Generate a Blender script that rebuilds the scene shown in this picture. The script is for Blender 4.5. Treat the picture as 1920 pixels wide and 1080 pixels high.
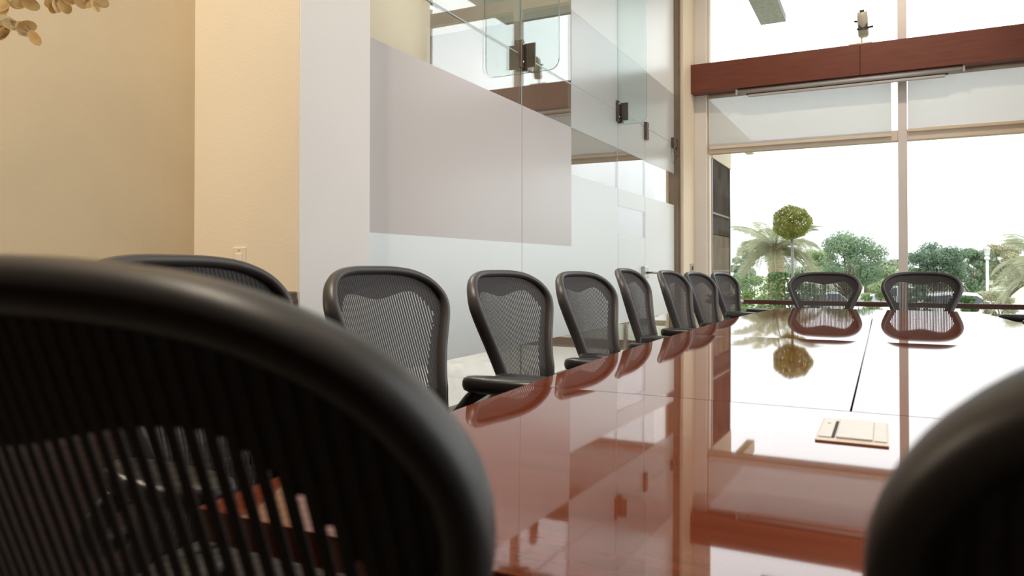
import bpy, bmesh, math, random
from mathutils import Vector, Matrix, Euler

S = bpy.context.scene
for o in list(bpy.data.objects):
    bpy.data.objects.remove(o)
C = S.collection
PI = math.pi
R = math.radians
rnd = random.Random(7)

# ------------------------------------------------------------------ camera, sky, light, exposure
CAM_H = 1.04
F = 1372.0
YAW = R(26.9)
PITCH = R(0.65)
cd = bpy.data.cameras.new('camera')
cd.sensor_width = 36.0
cd.lens = 36.0 * F / 1920.0
cd.shift_y = -(540 - 502 + F * math.tan(PITCH)) / 1920.0
cd.clip_start = 0.02
cd.clip_end = 400
cd.dof.use_dof = True
cd.dof.focus_distance = 3.6
cd.dof.aperture_fstop = 7.0
cam = bpy.data.objects.new('camera', cd)
C.objects.link(cam)
cam.location = (0, 0, CAM_H)
cam.rotation_euler = (PI / 2 + PITCH, 0, YAW)
S.camera = cam

S.view_settings.view_transform = 'Standard'
S.view_settings.look = 'None'
S.view_settings.gamma = 1.0
S.view_settings.use_curve_mapping = False
S.view_settings.exposure = 0.0
S.cycles.max_bounces = 10
S.cycles.diffuse_bounces = 5
S.cycles.glossy_bounces = 5
S.cycles.transmission_bounces = 8
S.cycles.transparent_max_bounces = 24
S.cycles.caustics_reflective = False
S.cycles.caustics_refractive = False
S.cycles.sample_clamp_indirect = 6.0
S.cycles.use_denoising = True

SKY = 3.2
w = bpy.data.worlds.new('overcast_sky')
S.world = w
w.use_nodes = True
nt = w.node_tree
nt.nodes.clear()
wo = nt.nodes.new('ShaderNodeOutputWorld')
bg = nt.nodes.new('ShaderNodeBackground')
tc = nt.nodes.new('ShaderNodeTexCoord')
sx = nt.nodes.new('ShaderNodeSeparateXYZ')
cr = nt.nodes.new('ShaderNodeValToRGB')
cr.color_ramp.elements[0].position = 0.0
cr.color_ramp.elements[0].color = (0.46, 0.485, 0.50, 1)
cr.color_ramp.elements[1].position = 0.05
cr.color_ramp.elements[1].color = (0.56, 0.585, 0.60, 1)
e = cr.color_ramp.elements.new(0.22)
e.color = (0.95, 0.985, 1.0, 1)
nt.links.new(tc.outputs['Generated'], sx.inputs[0])
nt.links.new(sx.outputs['Z'], cr.inputs[0])
nt.links.new(cr.outputs[0], bg.inputs[0])
bg.inputs[1].default_value = SKY
nt.links.new(bg.outputs[0], wo.inputs[0])


def light(name, kind, loc, target, energy, color, size=0.2, spot=None, blend=0.6):
    l = bpy.data.lights.new(name, kind)
    l.energy = energy
    l.color = color
    if kind == 'AREA':
        l.shape = 'DISK'
        l.size = size
    else:
        l.shadow_soft_size = size
    if spot:
        l.spot_size = R(spot)
        l.spot_blend = blend
    o = bpy.data.objects.new(name, l)
    C.objects.link(o)
    o.location = loc
    d = Vector(target) - Vector(loc)
    o.rotation_euler = d.to_track_quat('-Z', 'Y').to_euler()
    return o


def portal(name, loc, rot, sx_, sy_):
    l = bpy.data.lights.new(name, 'AREA')
    l.shape = 'RECTANGLE'
    l.size = sx_
    l.size_y = sy_
    l.cycles.is_portal = True
    o = bpy.data.objects.new(name, l)
    C.objects.link(o)
    o.location = loc
    o.rotation_euler = rot
    return o


CEIL = 5.6
WARM = (1.0, 0.87, 0.70)
LAMPS = [  # ceiling spots: position, aim, watts
    ((-1.35, 0.55, CEIL - 0.06), (-2.35, 2.24, 0.7), 500),
    ((-1.75, 0.95, CEIL - 0.06), (-2.4, 2.24, 2.2), 150),
    ((-1.60, 0.45, CEIL - 0.06), (-2.7, 1.7, 2.0), 200),
    ((0.2, 2.6, CEIL - 0.06), (0.0, 2.6, 0.7), 40),
    ((0.0, 6.8, CEIL - 0.06), (-0.5, 9.2, 2.6), 260),
]
for p, t, wt in LAMPS:
    light('ceiling_spot_light', 'SPOT', p, t, wt, WARM, 0.08, 95, 0.8)
# daylight guides for the two window openings (they emit nothing of their own)
portal('window_portal', (-0.05, 9.32, 2.9), (R(-90), 0, 0), 4.0, 5.2)
portal('side_window_portal', (1.82, 4.5, 2.5), (0, R(90), 0), 4.6, 6.4)

# ------------------------------------------------------------------ materials
def inp(b, n, v):
    if n in b.inputs:
        b.inputs[n].default_value = v


def mat(name, col, rough=0.5, metal=0.0, spec=0.5, noise=0.0, nscale=8.0, bump=0.0, bscale=60.0, coat=0.0, stretch=None, col2=None, emit=None):
    m = bpy.data.materials.new(name)
    m.use_nodes = True
    t = m.node_tree
    b = t.nodes['Principled BSDF']
    inp(b, 'Base Color', (*col, 1))
    inp(b, 'Roughness', rough)
    inp(b, 'Metallic', metal)
    inp(b, 'Specular IOR Level', spec)
    if coat:
        inp(b, 'Coat Weight', coat)
        inp(b, 'Coat Roughness', 0.03)
        inp(b, 'Coat IOR', 1.6)
    if emit:
        inp(b, 'Emission Color', (*emit[0], 1))
        inp(b, 'Emission Strength', emit[1])
    tcn = t.nodes.new('ShaderNodeTexCoord')
    mp = t.nodes.new('ShaderNodeMapping')
    if stretch:
        mp.inputs['Scale'].default_value = stretch
    t.links.new(tcn.outputs['Object'], mp.inputs[0])
    if noise or col2:
        nz = t.nodes.new('ShaderNodeTexNoise')
        nz.inputs['Scale'].default_value = nscale
        nz.inputs['Detail'].default_value = 5
        t.links.new(mp.outputs[0], nz.inputs['Vector'])
        rp = t.nodes.new('ShaderNodeValToRGB')
        c2 = col2 if col2 else tuple(max(0, c * (1 - noise)) for c in col)
        rp.color_ramp.elements[0].position = 0.33
        rp.color_ramp.elements[1].position = 0.67
        rp.color_ramp.elements[0].color = (*c2, 1)
        rp.color_ramp.elements[1].color = (*col, 1)
        t.links.new(nz.outputs['Fac'], rp.inputs[0])
        t.links.new(rp.outputs[0], b.inputs['Base Color'])
    if bump:
        n2 = t.nodes.new('ShaderNodeTexNoise')
        n2.inputs['Scale'].default_value = bscale
        n2.inputs['Detail'].default_value = 3
        t.links.new(mp.outputs[0], n2.inputs['Vector'])
        bp = t.nodes.new('ShaderNodeBump')
        bp.inputs['Strength'].default_value = bump
        bp.inputs['Distance'].default_value = 0.01
        t.links.new(n2.outputs['Fac'], bp.inputs['Height'])
        t.links.new(bp.outputs[0], b.inputs['Normal'])
    return m


def glass_mat(name, tint, refl0=0.04, rough=0.0, gain=0.96):
    """thin architectural glass: clear pass-through plus Schlick mirror reflection"""
    m = bpy.data.materials.new(name)
    m.use_nodes = True
    t = m.node_tree
    t.nodes.clear()
    out = t.nodes.new('ShaderNodeOutputMaterial')
    mx = t.nodes.new('ShaderNodeMixShader')
    tr = t.nodes.new('ShaderNodeBsdfTransparent')
    gl = t.nodes.new('ShaderNodeBsdfGlossy')
    tr.inputs[0].default_value = (*tint, 1)
    gl.inputs['Color'].default_value = (1, 1, 1, 1)
    gl.inputs['Roughness'].default_value = rough
    lw = t.nodes.new('ShaderNodeLayerWeight')
    lw.inputs['Blend'].default_value = 0.5
    pw = t.nodes.new('ShaderNodeMath')
    pw.operation = 'POWER'
    pw.inputs[1].default_value = 5
    t.links.new(lw.outputs['Facing'], pw.inputs[0])
    ma = t.nodes.new('ShaderNodeMath')
    ma.operation = 'MULTIPLY_ADD'
    ma.inputs[1].default_value = gain
    ma.inputs[2].default_value = refl0
    t.links.new(pw.outputs[0], ma.inputs[0])
    t.links.new(ma.outputs[0], mx.inputs[0])
    t.links.new(tr.outputs[0], mx.inputs[1])
    t.links.new(gl.outputs[0], mx.inputs[2])
    t.links.new(mx.outputs[0], out.inputs[0])
    return m


def film_mat(name, col, trans=0.35, rough=0.3, clear=0.0):
    m = bpy.data.materials.new(name)
    m.use_nodes = True
    t = m.node_tree
    b = t.nodes['Principled BSDF']
    out = t.nodes['Material Output']
    inp(b, 'Base Color', (*col, 1))
    inp(b, 'Roughness', rough)
    tl = t.nodes.new('ShaderNodeBsdfTranslucent')
    tl.inputs[0].default_value = (*col, 1)
    mx = t.nodes.new('ShaderNodeMixShader')
    mx.inputs[0].default_value = trans
    t.links.new(b.outputs[0], mx.inputs[1])
    t.links.new(tl.outputs[0], mx.inputs[2])
    last = mx
    if clear:
        tp = t.nodes.new('ShaderNodeBsdfTransparent')
        m2 = t.nodes.new('ShaderNodeMixShader')
        m2.inputs[0].default_value = clear
        t.links.new(mx.outputs[0], m2.inputs[1])
        t.links.new(tp.outputs[0], m2.inputs[2])
        last = m2
    t.links.new(last.outputs[0], out.inputs[0])
    return m


def leaf_mat(name, c1, c2, scale=3.0, trans=0.3):
    m = film_mat(name, c1, trans, 0.55)
    t = m.node_tree
    b = t.nodes['Principled BSDF']
    tcn = t.nodes.new('ShaderNodeTexCoord')
    nz = t.nodes.new('ShaderNodeTexNoise')
    nz.inputs['Scale'].default_value = scale
    nz.inputs['Detail'].default_value = 6
    rp = t.nodes.new('ShaderNodeValToRGB')
    rp.color_ramp.elements[0].position = 0.38
    rp.color_ramp.elements[1].position = 0.62
    rp.color_ramp.elements[0].color = (*c2, 1)
    rp.color_ramp.elements[1].color = (*c1, 1)
    t.links.new(tcn.outputs['Object'], nz.inputs['Vector'])
    t.links.new(nz.outputs['Fac'], rp.inputs[0])
    t.links.new(rp.outputs[0], b.inputs['Base Color'])
    for n in t.nodes:
        if n.type == 'BSDF_TRANSLUCENT':
            t.links.new(rp.outputs[0], n.inputs[0])
    return m


M = {}
M['tan_wall'] = mat('tan_plaster', (0.60, 0.485, 0.32), 0.85, noise=0.10, nscale=2.0, bump=0.08, bscale=90)
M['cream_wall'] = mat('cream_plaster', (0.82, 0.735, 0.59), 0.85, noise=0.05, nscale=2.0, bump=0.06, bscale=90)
M['daylit_wall'] = mat('daylit_plaster', (0.84, 0.79, 0.755), 0.85, noise=0.03, nscale=2.0, bump=0.04, bscale=90)  # window light on the pillar's room side, put into the colour
M['peach_wall'] = mat('peach_plaster', (0.80, 0.66, 0.50), 0.8, noise=0.04, nscale=2.0)
M['ceiling'] = mat('ceiling_paint', (0.82, 0.79, 0.74), 0.9, noise=0.03)
M['floor'] = mat('floor_carpet', (0.17, 0.145, 0.125), 0.9, noise=0.25, nscale=120, bump=0.2, bscale=300)
M['lobby_end'] = mat('brown_lobby_panel', (0.20, 0.145, 0.10), 0.6, noise=0.15, nscale=3)
M['lobby_floor'] = mat('pale_stone_floor', (0.86, 0.85, 0.82), 0.35, noise=0.04, nscale=3)
M['back'] = mat('unseen_dark_panel', (0.10, 0.055, 0.035), 0.5, noise=0.4, nscale=6, stretch=(6, 1, 0.6))  # unseen rear surfaces, made dark to cut bounce light on the near chairs
M['frame'] = mat('window_frame_paint', (0.78, 0.68, 0.63), 0.45, noise=0.05, nscale=4)
M['frame_warm'] = mat('window_transom_paint', (0.78, 0.64, 0.51), 0.5, noise=0.05, nscale=4)
M['jamb'] = mat('window_jamb_paint', (0.80, 0.74, 0.69), 0.5, noise=0.03, nscale=4)
M['bronze'] = mat('bronze_metal', (0.20, 0.15, 0.12), 0.35, 0.8, noise=0.2, nscale=12)
M['bronze_frame'] = mat('bronze_frame', (0.30, 0.22, 0.16), 0.4, 0.5, noise=0.15, nscale=6)
M['steel'] = mat('brushed_steel', (0.62, 0.60, 0.57), 0.3, 1.0, noise=0.1, nscale=30)
M['screw'] = mat('screw_steel', (0.7, 0.66, 0.6), 0.25, 1.0, noise=0.05)
M['mahogany'] = mat('mahogany_lacquer', (0.185, 0.046, 0.021), 0.5, spec=0.0, col2=(0.14, 0.031, 0.013), nscale=5, stretch=(1.2, 9, 1), coat=1.0)
M['mahogany_dark'] = mat('mahogany_edge', (0.12, 0.03, 0.014), 0.3, col2=(0.07, 0.017, 0.008), nscale=6, stretch=(2, 2, 9), coat=0.4)
M['beam'] = mat('cherry_wood', (0.17, 0.043, 0.021), 0.45, col2=(0.13, 0.031, 0.015), nscale=4, stretch=(0.7, 6, 9))
M['plastic'] = mat('graphite_plastic', (0.022, 0.019, 0.018), 0.42, spec=0.45, noise=0.2, nscale=20, bump=0.03, bscale=400)
M['rim'] = mat('graphite_rim', (0.060, 0.052, 0.049), 0.42, spec=0.5, noise=0.1, nscale=20)
M['mesh'] = mat('woven_mesh', (0.050, 0.040, 0.037), 0.6, spec=0.4, noise=0.25, nscale=180)
M['mesh_dark'] = mat('woven_mesh_cross', (0.042, 0.034, 0.031), 0.65, spec=0.3, noise=0.25, nscale=200)
M['pad'] = mat('arm_pad_vinyl', (0.020, 0.017, 0.015), 0.36, spec=0.5, noise=0.15, nscale=60, bump=0.05, bscale=300)
M['chrome'] = mat('dark_metal', (0.12, 0.115, 0.11), 0.3, 0.9, noise=0.1)
M['hatch'] = mat('satin_nickel', (0.84, 0.81, 0.76), 0.4, 0.35, noise=0.04, nscale=40)
M['hatch_dark'] = mat('black_slot', (0.015, 0.013, 0.012), 0.6, noise=0.1)
M['hatch_edge'] = mat('champagne_edge', (0.84, 0.70, 0.60), 0.4, 0.35, noise=0.04)
M['glass'] = glass_mat('clear_glass', (0.985, 0.995, 0.992), 0.035)
M['partition_glass'] = glass_mat('partition_glass', (0.89, 0.91, 0.905), 0.14, gain=0.86)
M['fin_glass'] = glass_mat('fin_glass', (0.93, 0.975, 0.965), 0.035)
M['glass_edge'] = mat('glass_edge', (0.20, 0.27, 0.25), 0.15, noise=0.1)
M['glass_edge_light'] = mat('glass_joint', (0.55, 0.60, 0.57), 0.3, noise=0.1)
M['film_white'] = film_mat('frosted_film_white', (0.91, 0.93, 0.925), 0.12, 0.32)
M['film_grey'] = film_mat('frosted_film_grey', (0.645, 0.585, 0.56), 0.08, 0.24)
M['film_pale'] = film_mat('frosted_film_pale', (0.88, 0.87, 0.84), 0.1, 0.3)
M['film_silver'] = film_mat('frosted_film_silver', (0.60, 0.59, 0.57), 0.08, 0.22)
M['blind'] = film_mat('blind_fabric', (0.74, 0.735, 0.725), 0.36, 0.8, clear=0.26)
M['blind_bar'] = mat('blind_bar', (0.78, 0.64, 0.50), 0.5, noise=0.04)
M['alu'] = mat('satin_aluminium', (0.50, 0.45, 0.42), 0.45, 0.3, noise=0.05)
M['cam_body'] = mat('beige_housing', (0.55, 0.50, 0.40), 0.4, noise=0.1)
M['black'] = mat('black_rubber', (0.012, 0.012, 0.012), 0.5, noise=0.1)
M['white_plastic'] = mat('ivory_plastic', (0.78, 0.70, 0.56), 0.4, noise=0.03)
M['grey_plastic'] = mat('grey_plate', (0.42, 0.38, 0.34), 0.4, noise=0.05)
M['walnut'] = mat('walnut_wood', (0.11, 0.055, 0.035), 0.4, col2=(0.07, 0.034, 0.02), nscale=5, stretch=(1, 1, 8), coat=0.3)
M['redwood'] = mat('reddish_wood', (0.22, 0.07, 0.035), 0.35, col2=(0.15, 0.045, 0.022), nscale=6, stretch=(1, 1, 6), coat=0.3)
M['sill'] = mat('dark_sill_wood', (0.10, 0.035, 0.025), 0.4, col2=(0.07, 0.025, 0.018), nscale=5, stretch=(1, 8, 8))
M['gold_leaf'] = leaf_mat('dried_pod', (0.86, 0.72, 0.42), (0.74, 0.54, 0.24), 25, 0.5)
M['pale_leaf'] = leaf_mat('pale_dried_pod', (0.88, 0.80, 0.60), (0.80, 0.66, 0.40), 25, 0.5)
M['twig'] = mat('dried_twig', (0.16, 0.10, 0.05), 0.7, noise=0.3, nscale=40)
M['ceramic'] = mat('glazed_ceramic', (0.35, 0.25, 0.17), 0.25, noise=0.2)
M['lamp'] = mat('lamp_diffuser', (0.9, 0.85, 0.75), 0.5, emit=((1.0, 0.86, 0.66), 8.0))
M['lobby_lamp'] = mat('lobby_lamp_diffuser', (0.9, 0.9, 0.88), 0.5, emit=((1.0, 0.95, 0.86), 3.0))
M['concrete'] = mat('concrete', (0.42, 0.41, 0.41), 0.85, noise=0.3, nscale=14, bump=0.1)
M['refl_dark'] = mat('dark_brown_reflection', (0.065, 0.046, 0.032), 0.8, spec=0.05, noise=0.5, nscale=2.5)  # these brown and beige tones paint the interior mirrored in the window
M['refl_mid'] = mat('tan_reflection', (0.20, 0.145, 0.095), 0.8, spec=0.05, noise=0.4, nscale=3)
M['refl_frame'] = mat('brown_reflection', (0.13, 0.085, 0.06), 0.4, noise=0.1)
M['beige_reflection'] = mat('beige_reflection', (0.66, 0.55, 0.42), 0.8, noise=0.06, nscale=3)
M['grass'] = leaf_mat('lawn_grass', (0.37, 0.38, 0.25), (0.27, 0.30, 0.18), 3, 0.1)
M['blade'] = leaf_mat('grass_blade', (0.20, 0.30, 0.08), (0.10, 0.18, 0.05), 4, 0.25)
M['blade_dark'] = leaf_mat('strappy_leaf', (0.08, 0.15, 0.05), (0.05, 0.10, 0.035), 4, 0.2)
M['asphalt'] = mat('parking_asphalt', (0.42, 0.41, 0.39), 0.9, noise=0.15, nscale=10)
M['topiary'] = leaf_mat('topiary_leaf', (0.40, 0.40, 0.09), (0.20, 0.23, 0.04), 10, 0.35)
M['hedge'] = leaf_mat('hedge_leaf', (0.10, 0.19, 0.05), (0.06, 0.12, 0.03), 8, 0.2)
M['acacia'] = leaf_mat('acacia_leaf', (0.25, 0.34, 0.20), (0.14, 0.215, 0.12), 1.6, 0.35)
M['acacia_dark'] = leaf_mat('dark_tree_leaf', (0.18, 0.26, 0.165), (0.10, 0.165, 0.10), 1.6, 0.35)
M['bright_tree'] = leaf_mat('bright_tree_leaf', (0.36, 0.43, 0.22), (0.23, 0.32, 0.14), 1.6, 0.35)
M['hazed_tree'] = leaf_mat('hazed_tree_leaf', (0.36, 0.42, 0.30), (0.27, 0.33, 0.23), 0.7, 0.2)  # haze of distance is mixed into this leaf colour
M['olive_tree'] = leaf_mat('olive_tree_leaf', (0.40, 0.38, 0.22), (0.28, 0.28, 0.15), 1.6, 0.3)
M['palm'] = leaf_mat('palm_leaf', (0.50, 0.50, 0.36), (0.36, 0.38, 0.25), 1.5, 0.35)
M['palm_trunk'] = mat('palm_trunk', (0.46, 0.30, 0.20), 0.9, noise=0.4, nscale=14, bump=0.5, bscale=20)
M['bark'] = mat('bark', (0.17, 0.14, 0.11), 0.9, noise=0.3, nscale=20)
M['pale_bark'] = mat('pale_bark', (0.36, 0.35, 0.34), 0.9, noise=0.3, nscale=20)
M['petal'] = mat('white_petal', (0.85, 0.83, 0.78), 0.6, noise=0.05)
M['orange'] = mat('orange_petal', (0.75, 0.30, 0.06), 0.6, noise=0.1)
M['car_white'] = mat('white_car_paint', (0.80, 0.81, 0.82), 0.25, noise=0.02, coat=0.8)
M['car_silver'] = mat('silver_car_paint', (0.45, 0.47, 0.50), 0.3, 0.4, noise=0.02, coat=0.8)
M['car_glass'] = mat('car_window_glass', (0.04, 0.05, 0.06), 0.08, noise=0.1)
M['tyre'] = mat('tyre_rubber', (0.02, 0.02, 0.02), 0.8, noise=0.2)
M['lamp_post'] = mat('lamp_post_paint', (0.62, 0.62, 0.60), 0.5, noise=0.03)

# ------------------------------------------------------------------ mesh helpers
class MB:
    def __init__(s):
        s.v = []
        s.f = []
        s.sm = []

    def add(s, verts, faces, smooth=False):
        b = len(s.v)
        s.v.extend([tuple(p) for p in verts])
        for f in faces:
            s.f.append([b + i for i in f])
            s.sm.append(smooth)
        return s

    def box(s, x0, x1, y0, y1, z0, z1, bev=0.0):
        if bev <= 0:
            v = [(x0, y0, z0), (x1, y0, z0), (x1, y1, z0), (x0, y1, z0), (x0, y0, z1), (x1, y0, z1), (x1, y1, z1), (x0, y1, z1)]
            return s.add(v, [(0, 3, 2, 1), (4, 5, 6, 7), (0, 1, 5, 4), (1, 2, 6, 5), (2, 3, 7, 6), (3, 0, 4, 7)])
        bm = bmesh.new()
        bmesh.ops.create_cube(bm, size=1)
        for v in bm.verts:
            v.co = Vector(((x0 + x1) / 2 + v.co.x * (x1 - x0), (y0 + y1) / 2 + v.co.y * (y1 - y0), (z0 + z1) / 2 + v.co.z * (z1 - z0)))
        bmesh.ops.bevel(bm, geom=list(bm.edges), offset=bev, segments=2, affect='EDGES', profile=0.5)
        bm.verts.index_update()
        s.add([v.co for v in bm.verts], [[v.index for v in f.verts] for f in bm.faces])
        bm.free()
        return s

    def tube(s, pts, radii, n=8, cap=True, smooth=True):
        pts = [Vector(p) for p in pts]
        if not hasattr(radii, '__len__'):
            radii = [radii] * len(pts)
        b = len(s.v)
        up = None
        for i, p in enumerate(pts):
            t = (pts[min(i + 1, len(pts) - 1)] - pts[max(i - 1, 0)]).normalized()
            if up is None:
                up = Vector((0, 0, 1)) if abs(t.z) < 0.9 else Vector((1, 0, 0))
            a = t.cross(up)
            if a.length < 1e-6:
                a = t.cross(Vector((0, 1, 0)))
            a.normalize()
            c = a.cross(t).normalized()
            up = c
            for k in range(n):
                an = 2 * PI * k / n
                s.v.append(tuple(p + (a * math.cos(an) + c * math.sin(an)) * radii[i]))
        for i in range(len(pts) - 1):
            for k in range(n):
                k2 = (k + 1) % n
                s.f.append([b + i * n + k, b + i * n + k2, b + (i + 1) * n + k2, b + (i + 1) * n + k])
                s.sm.append(smooth)
        if cap:
            s.f.append([b + k for k in range(n)][::-1])
            s.sm.append(False)
            e_ = b + (len(pts) - 1) * n
            s.f.append([e_ + k for k in range(n)])
            s.sm.append(False)
        return s

    def lathe(s, prof, c=(0, 0, 0), n=20, axis='z', smooth=True):
        b = len(s.v)
        for r_, h in prof:
            for k in range(n):
                a = 2 * PI * k / n
                x, y = r_ * math.cos(a), r_ * math.sin(a)
                if axis == 'z':
                    p = (x, y, h)
                elif axis == 'x':
                    p = (h, x, y)
                else:
                    p = (x, h, y)
                s.v.append((c[0] + p[0], c[1] + p[1], c[2] + p[2]))
        for i in range(len(prof) - 1):
            for k in range(n):
                k2 = (k + 1) % n
                s.f.append([b + i * n + k, b + i * n + k2, b + (i + 1) * n + k2, b + (i + 1) * n + k])
                s.sm.append(smooth)
        s.f.append([b + k for k in range(n)][::-1])
        s.sm.append(False)
        e_ = b + (len(prof) - 1) * n
        s.f.append([e_ + k for k in range(n)])
        s.sm.append(False)
        return s

    def prism(s, poly, z0, z1):
        n = len(poly)
        v = [(x, y, z0) for x, y in poly] + [(x, y, z1) for x, y in poly]
        f = [list(range(n))[::-1], list(range(n, 2 * n))]
        for i in range(n):
            j = (i + 1) % n
            f.append([i, j, n + j, n + i])
        return s.add(v, f)

    def quad(s, a, b, c, d):
        return s.add([a, b, c, d], [(0, 1, 2, 3)])

    def build(s, name, m, parent=None, fixn=False):
        me = bpy.data.meshes.new(name)
        me.from_pydata(s.v, [], s.f)
        me.polygons.foreach_set('use_smooth', s.sm)
        if fixn:
            bm = bmesh.new()
            bm.from_mesh(me)
            bmesh.ops.recalc_face_normals(bm, faces=bm.faces)
            bm.to_mesh(me)
            bm.free()
        me.materials.append(m)
        me.update()
        o = bpy.data.objects.new(name, me)
        C.objects.link(o)
        if parent:
            o.parent = parent
        return o


def tag(o, label=None, cat=None, group=None, kind=None):
    if label:
        o['label'] = label
    if cat:
        o['category'] = cat
    if group:
        o['group'] = group
    if kind:
        o['kind'] = kind
    return o


def thing(name, loc, rz=0.0, label=None, cat=None, group=None, kind=None):
    o = bpy.data.objects.new(name, None)
    o.empty_display_size = 0.1
    C.objects.link(o)
    o.location = loc
    o.rotation_euler = (0, 0, rz)
    return tag(o, label, cat, group, kind)


def struct(o):
    o['kind'] = 'structure'
    return o


def copy_tree(o, parent=None):
    c = o.copy()
    C.objects.link(c)
    if parent:
        c.parent = parent
    for ch in list(o.children):
        copy_tree(ch, c)
    return c


def bx(name, m, x0, x1, y0, y1, z0, z1, parent=None, bev=0.0):
    return MB().box(x0, x1, y0, y1, z0, z1, bev).build(name, m, parent)


def ray(px, py, d):
    """a point d metres in front of the camera, used once to lay the plan out"""
    u = (px - 960) / F
    v = (502 - py) / F
    s_, c_ = math.sin(YAW), math.cos(YAW)
    return Vector((d * (-s_ + u * c_), d * (c_ + u * s_), CAM_H + v * d))


# ------------------------------------------------------------------ room shell
GX = -2.21          # glass partition plane
WY = 9.30           # far window plane
RX = 1.80           # right wall
struct(bx('floor', M['floor'], -2.9, RX + 0.25, -3.2, WY + 0.05, -0.12, 0.0))
struct(bx('ceiling', M['ceiling'], -2.9, RX + 0.25, 0.3, WY + 0.2, CEIL, CEIL + 0.15))
struct(bx('ceiling', M['back'], -2.9, RX + 0.25, -3.4, 0.3, CEIL, CEIL + 0.15))
struct(bx('wall_left', M['tan_wall'], -2.90, -2.71, 1.0, 2.40, 0, CEIL))
struct(bx('wall_left_rear', M['back'], -2.90, -2.71, -3.2, 1.0, 0, CEIL))
struct(bx('wall_back', M['back'], -2.9, RX + 0.25, -3.4, -3.2, 0, CEIL))
# pillar between recess and glass: cream face towards the camera end, room face coloured paler as if lit by the windows
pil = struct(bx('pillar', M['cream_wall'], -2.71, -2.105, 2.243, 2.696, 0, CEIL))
bx('daylit_face', M['daylit_wall'], -2.105, -2.100, 2.246, 2.696, 0, CEIL, pil)
# pier between glass and far window
struct(bx('pillar', M['peach_wall'], -2.45, -2.10, 8.62, 9.22, 0, CEIL))
# right wall with its own row of daylight windows (seen only in reflections)
wr = MB()
wr.box(RX, RX + 0.2, 7.7, WY + 0.1, 0, CEIL)
wr.box(RX, RX + 0.2, 1.3, 7.7, 0, 0.25)
wr.box(RX, RX + 0.2, 1.3, 7.7, 4.75, CEIL)
struct(wr.build('wall_right', M['peach_wall']))
struct(bx('wall_right_rear', M['back'], RX, RX + 0.2, -3.2, 1.3, 0, CEIL))
w2 = struct(thing('window_2', (RX + 0.1, 4.5, 0.25)))
fr = MB()
for yy in (-3.17, -1.6, 0, 1.6, 3.17):
    fr.box(-0.05, 0.05, yy - 0.04, yy + 0.04, 0, 4.5)
fr.box(-0.05, 0.05, -3.2, 3.2, 2.3, 2.42)
fr.build('frame', M['frame'], w2)
for k in range(4):
    y0 = -3.13 + k * 1.585
    bx('pane', M['glass'], -0.006, 0.006, y0, y0 + 1.505, 0.02, 4.48, w2)

# ------------------------------------------------------------------ far window wall
w1 = struct(thing('window_1', (0, WY, 0)))
MULL = (0.20,)
WT = CEIL
jm = bx('jamb', M['jamb'], -2.10, -1.955, -0.10, 0.10, 0, WT, w1, 0.004)
bx('jamb_groove', M['frame_warm'], -1.955, -1.93, -0.05, 0.06, 0, WT, w1)
bx('mullion', M['frame'], 0.155, 0.245, -0.07, 0.07, 0, WT, w1, 0.004)
bx('mullion', M['frame'], RX - 0.1, RX, -0.07, 0.07, 0, WT, w1, 0.004)
for xa, xb in ((-1.93, 0.155), (0.245, RX - 0.1)):
    bx('transom', M['frame_warm'], xa, xb, -0.06, 0.06, 2.46, 2.58, w1, 0.004)
    bx('transom', M['frame_warm'], xa, xb, -0.06, 0.06, 4.68, 4.86, w1, 0.004)
    bx('bottom_rail', M['frame'], xa, xb, -0.05, 0.05, 0.0, 0.08, w1)
    for za, zb in ((0.08, 2.46), (2.58, 4.68), (4.86, WT)):
        bx('pane', M['glass'], xa, xb, -0.005, 0.005, za, zb, w1)
    bx('sill_rail', M['sill'], xa, xb, -0.09, -0.055, 0.60, 0.655, w1, 0.006)
# small joint lines of the lower panes
struct(bx('trim_1', M['sill'], -2.1, RX, WY - 0.14, WY - 0.11, 0.0, 0.10))

# timber valance beam across the window
bm_y0, bm_y1 = WY - 0.30, WY - 0.11
beam = thing('window_valance', (0, bm_y0, 3.20), 0, 'long reddish cherry wood beam spanning the tall window wall above the blinds', 'beam')
BZ0, BZ1 = -0.015, 0.335
bx('board', M['beam'], -2.11, -0.222, 0, bm_y1 - bm_y0, BZ0, BZ1, beam, 0.004)
bx('board', M['beam'], -0.218, RX - 0.02, 0, bm_y1 - bm_y0, BZ0, BZ1, beam, 0.004)
MB().box(-0.2225, -0.2175, 0.02, 0.1, BZ0 + 0.01, BZ1 - 0.01).build('joint', M['hatch_dark'], beam)

# projection screen case under the beam
sc = thing('screen_case', (-0.45, WY - 0.24, 3.185), 0, 'slim grey metal screen case mounted under the wooden beam', 'screen case')
MB().tube([(-1.10, 0, -0.035), (1.22, 0, -0.035)], 0.034, 14).build('housing', M['alu'], sc)
bx('slot_bar', M['alu'], -0.98, 1.05, -0.018, 0.018, -0.105, -0.078, sc, 0.004)
bx('slot', M['black'], -1.0, 1.08, -0.012, 0.012, -0.080, -0.066, sc)
for xx in (-1.11, 1.22):
    bx('end_cap', M['grey_plastic'], xx - 0.012, xx + 0.012, -0.038, 0.038, -0.075, 0.0, sc, 0.004)

# roller blinds
def blind(xa, xb, zb, zt, y, label):
    t = thing('roller_blind', ((xa + xb) / 2, y, zb), 0, label, 'blind', 'roller blinds under the beam')
    h = (xb - xa) / 2
    bx('fabric', M['blind'], -h, h, -0.0012, 0.0012, 0.03, zt - zb, t)
    bx('bottom_bar', M['blind_bar'], -h, h, -0.012, 0.012, 0.0, 0.035, t, 0.004)
    MB().tube([(-h, 0, zt - zb), (h, 0, zt - zb)], 0.03, 12).build('roller', M['alu'], t)
    return t


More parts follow.
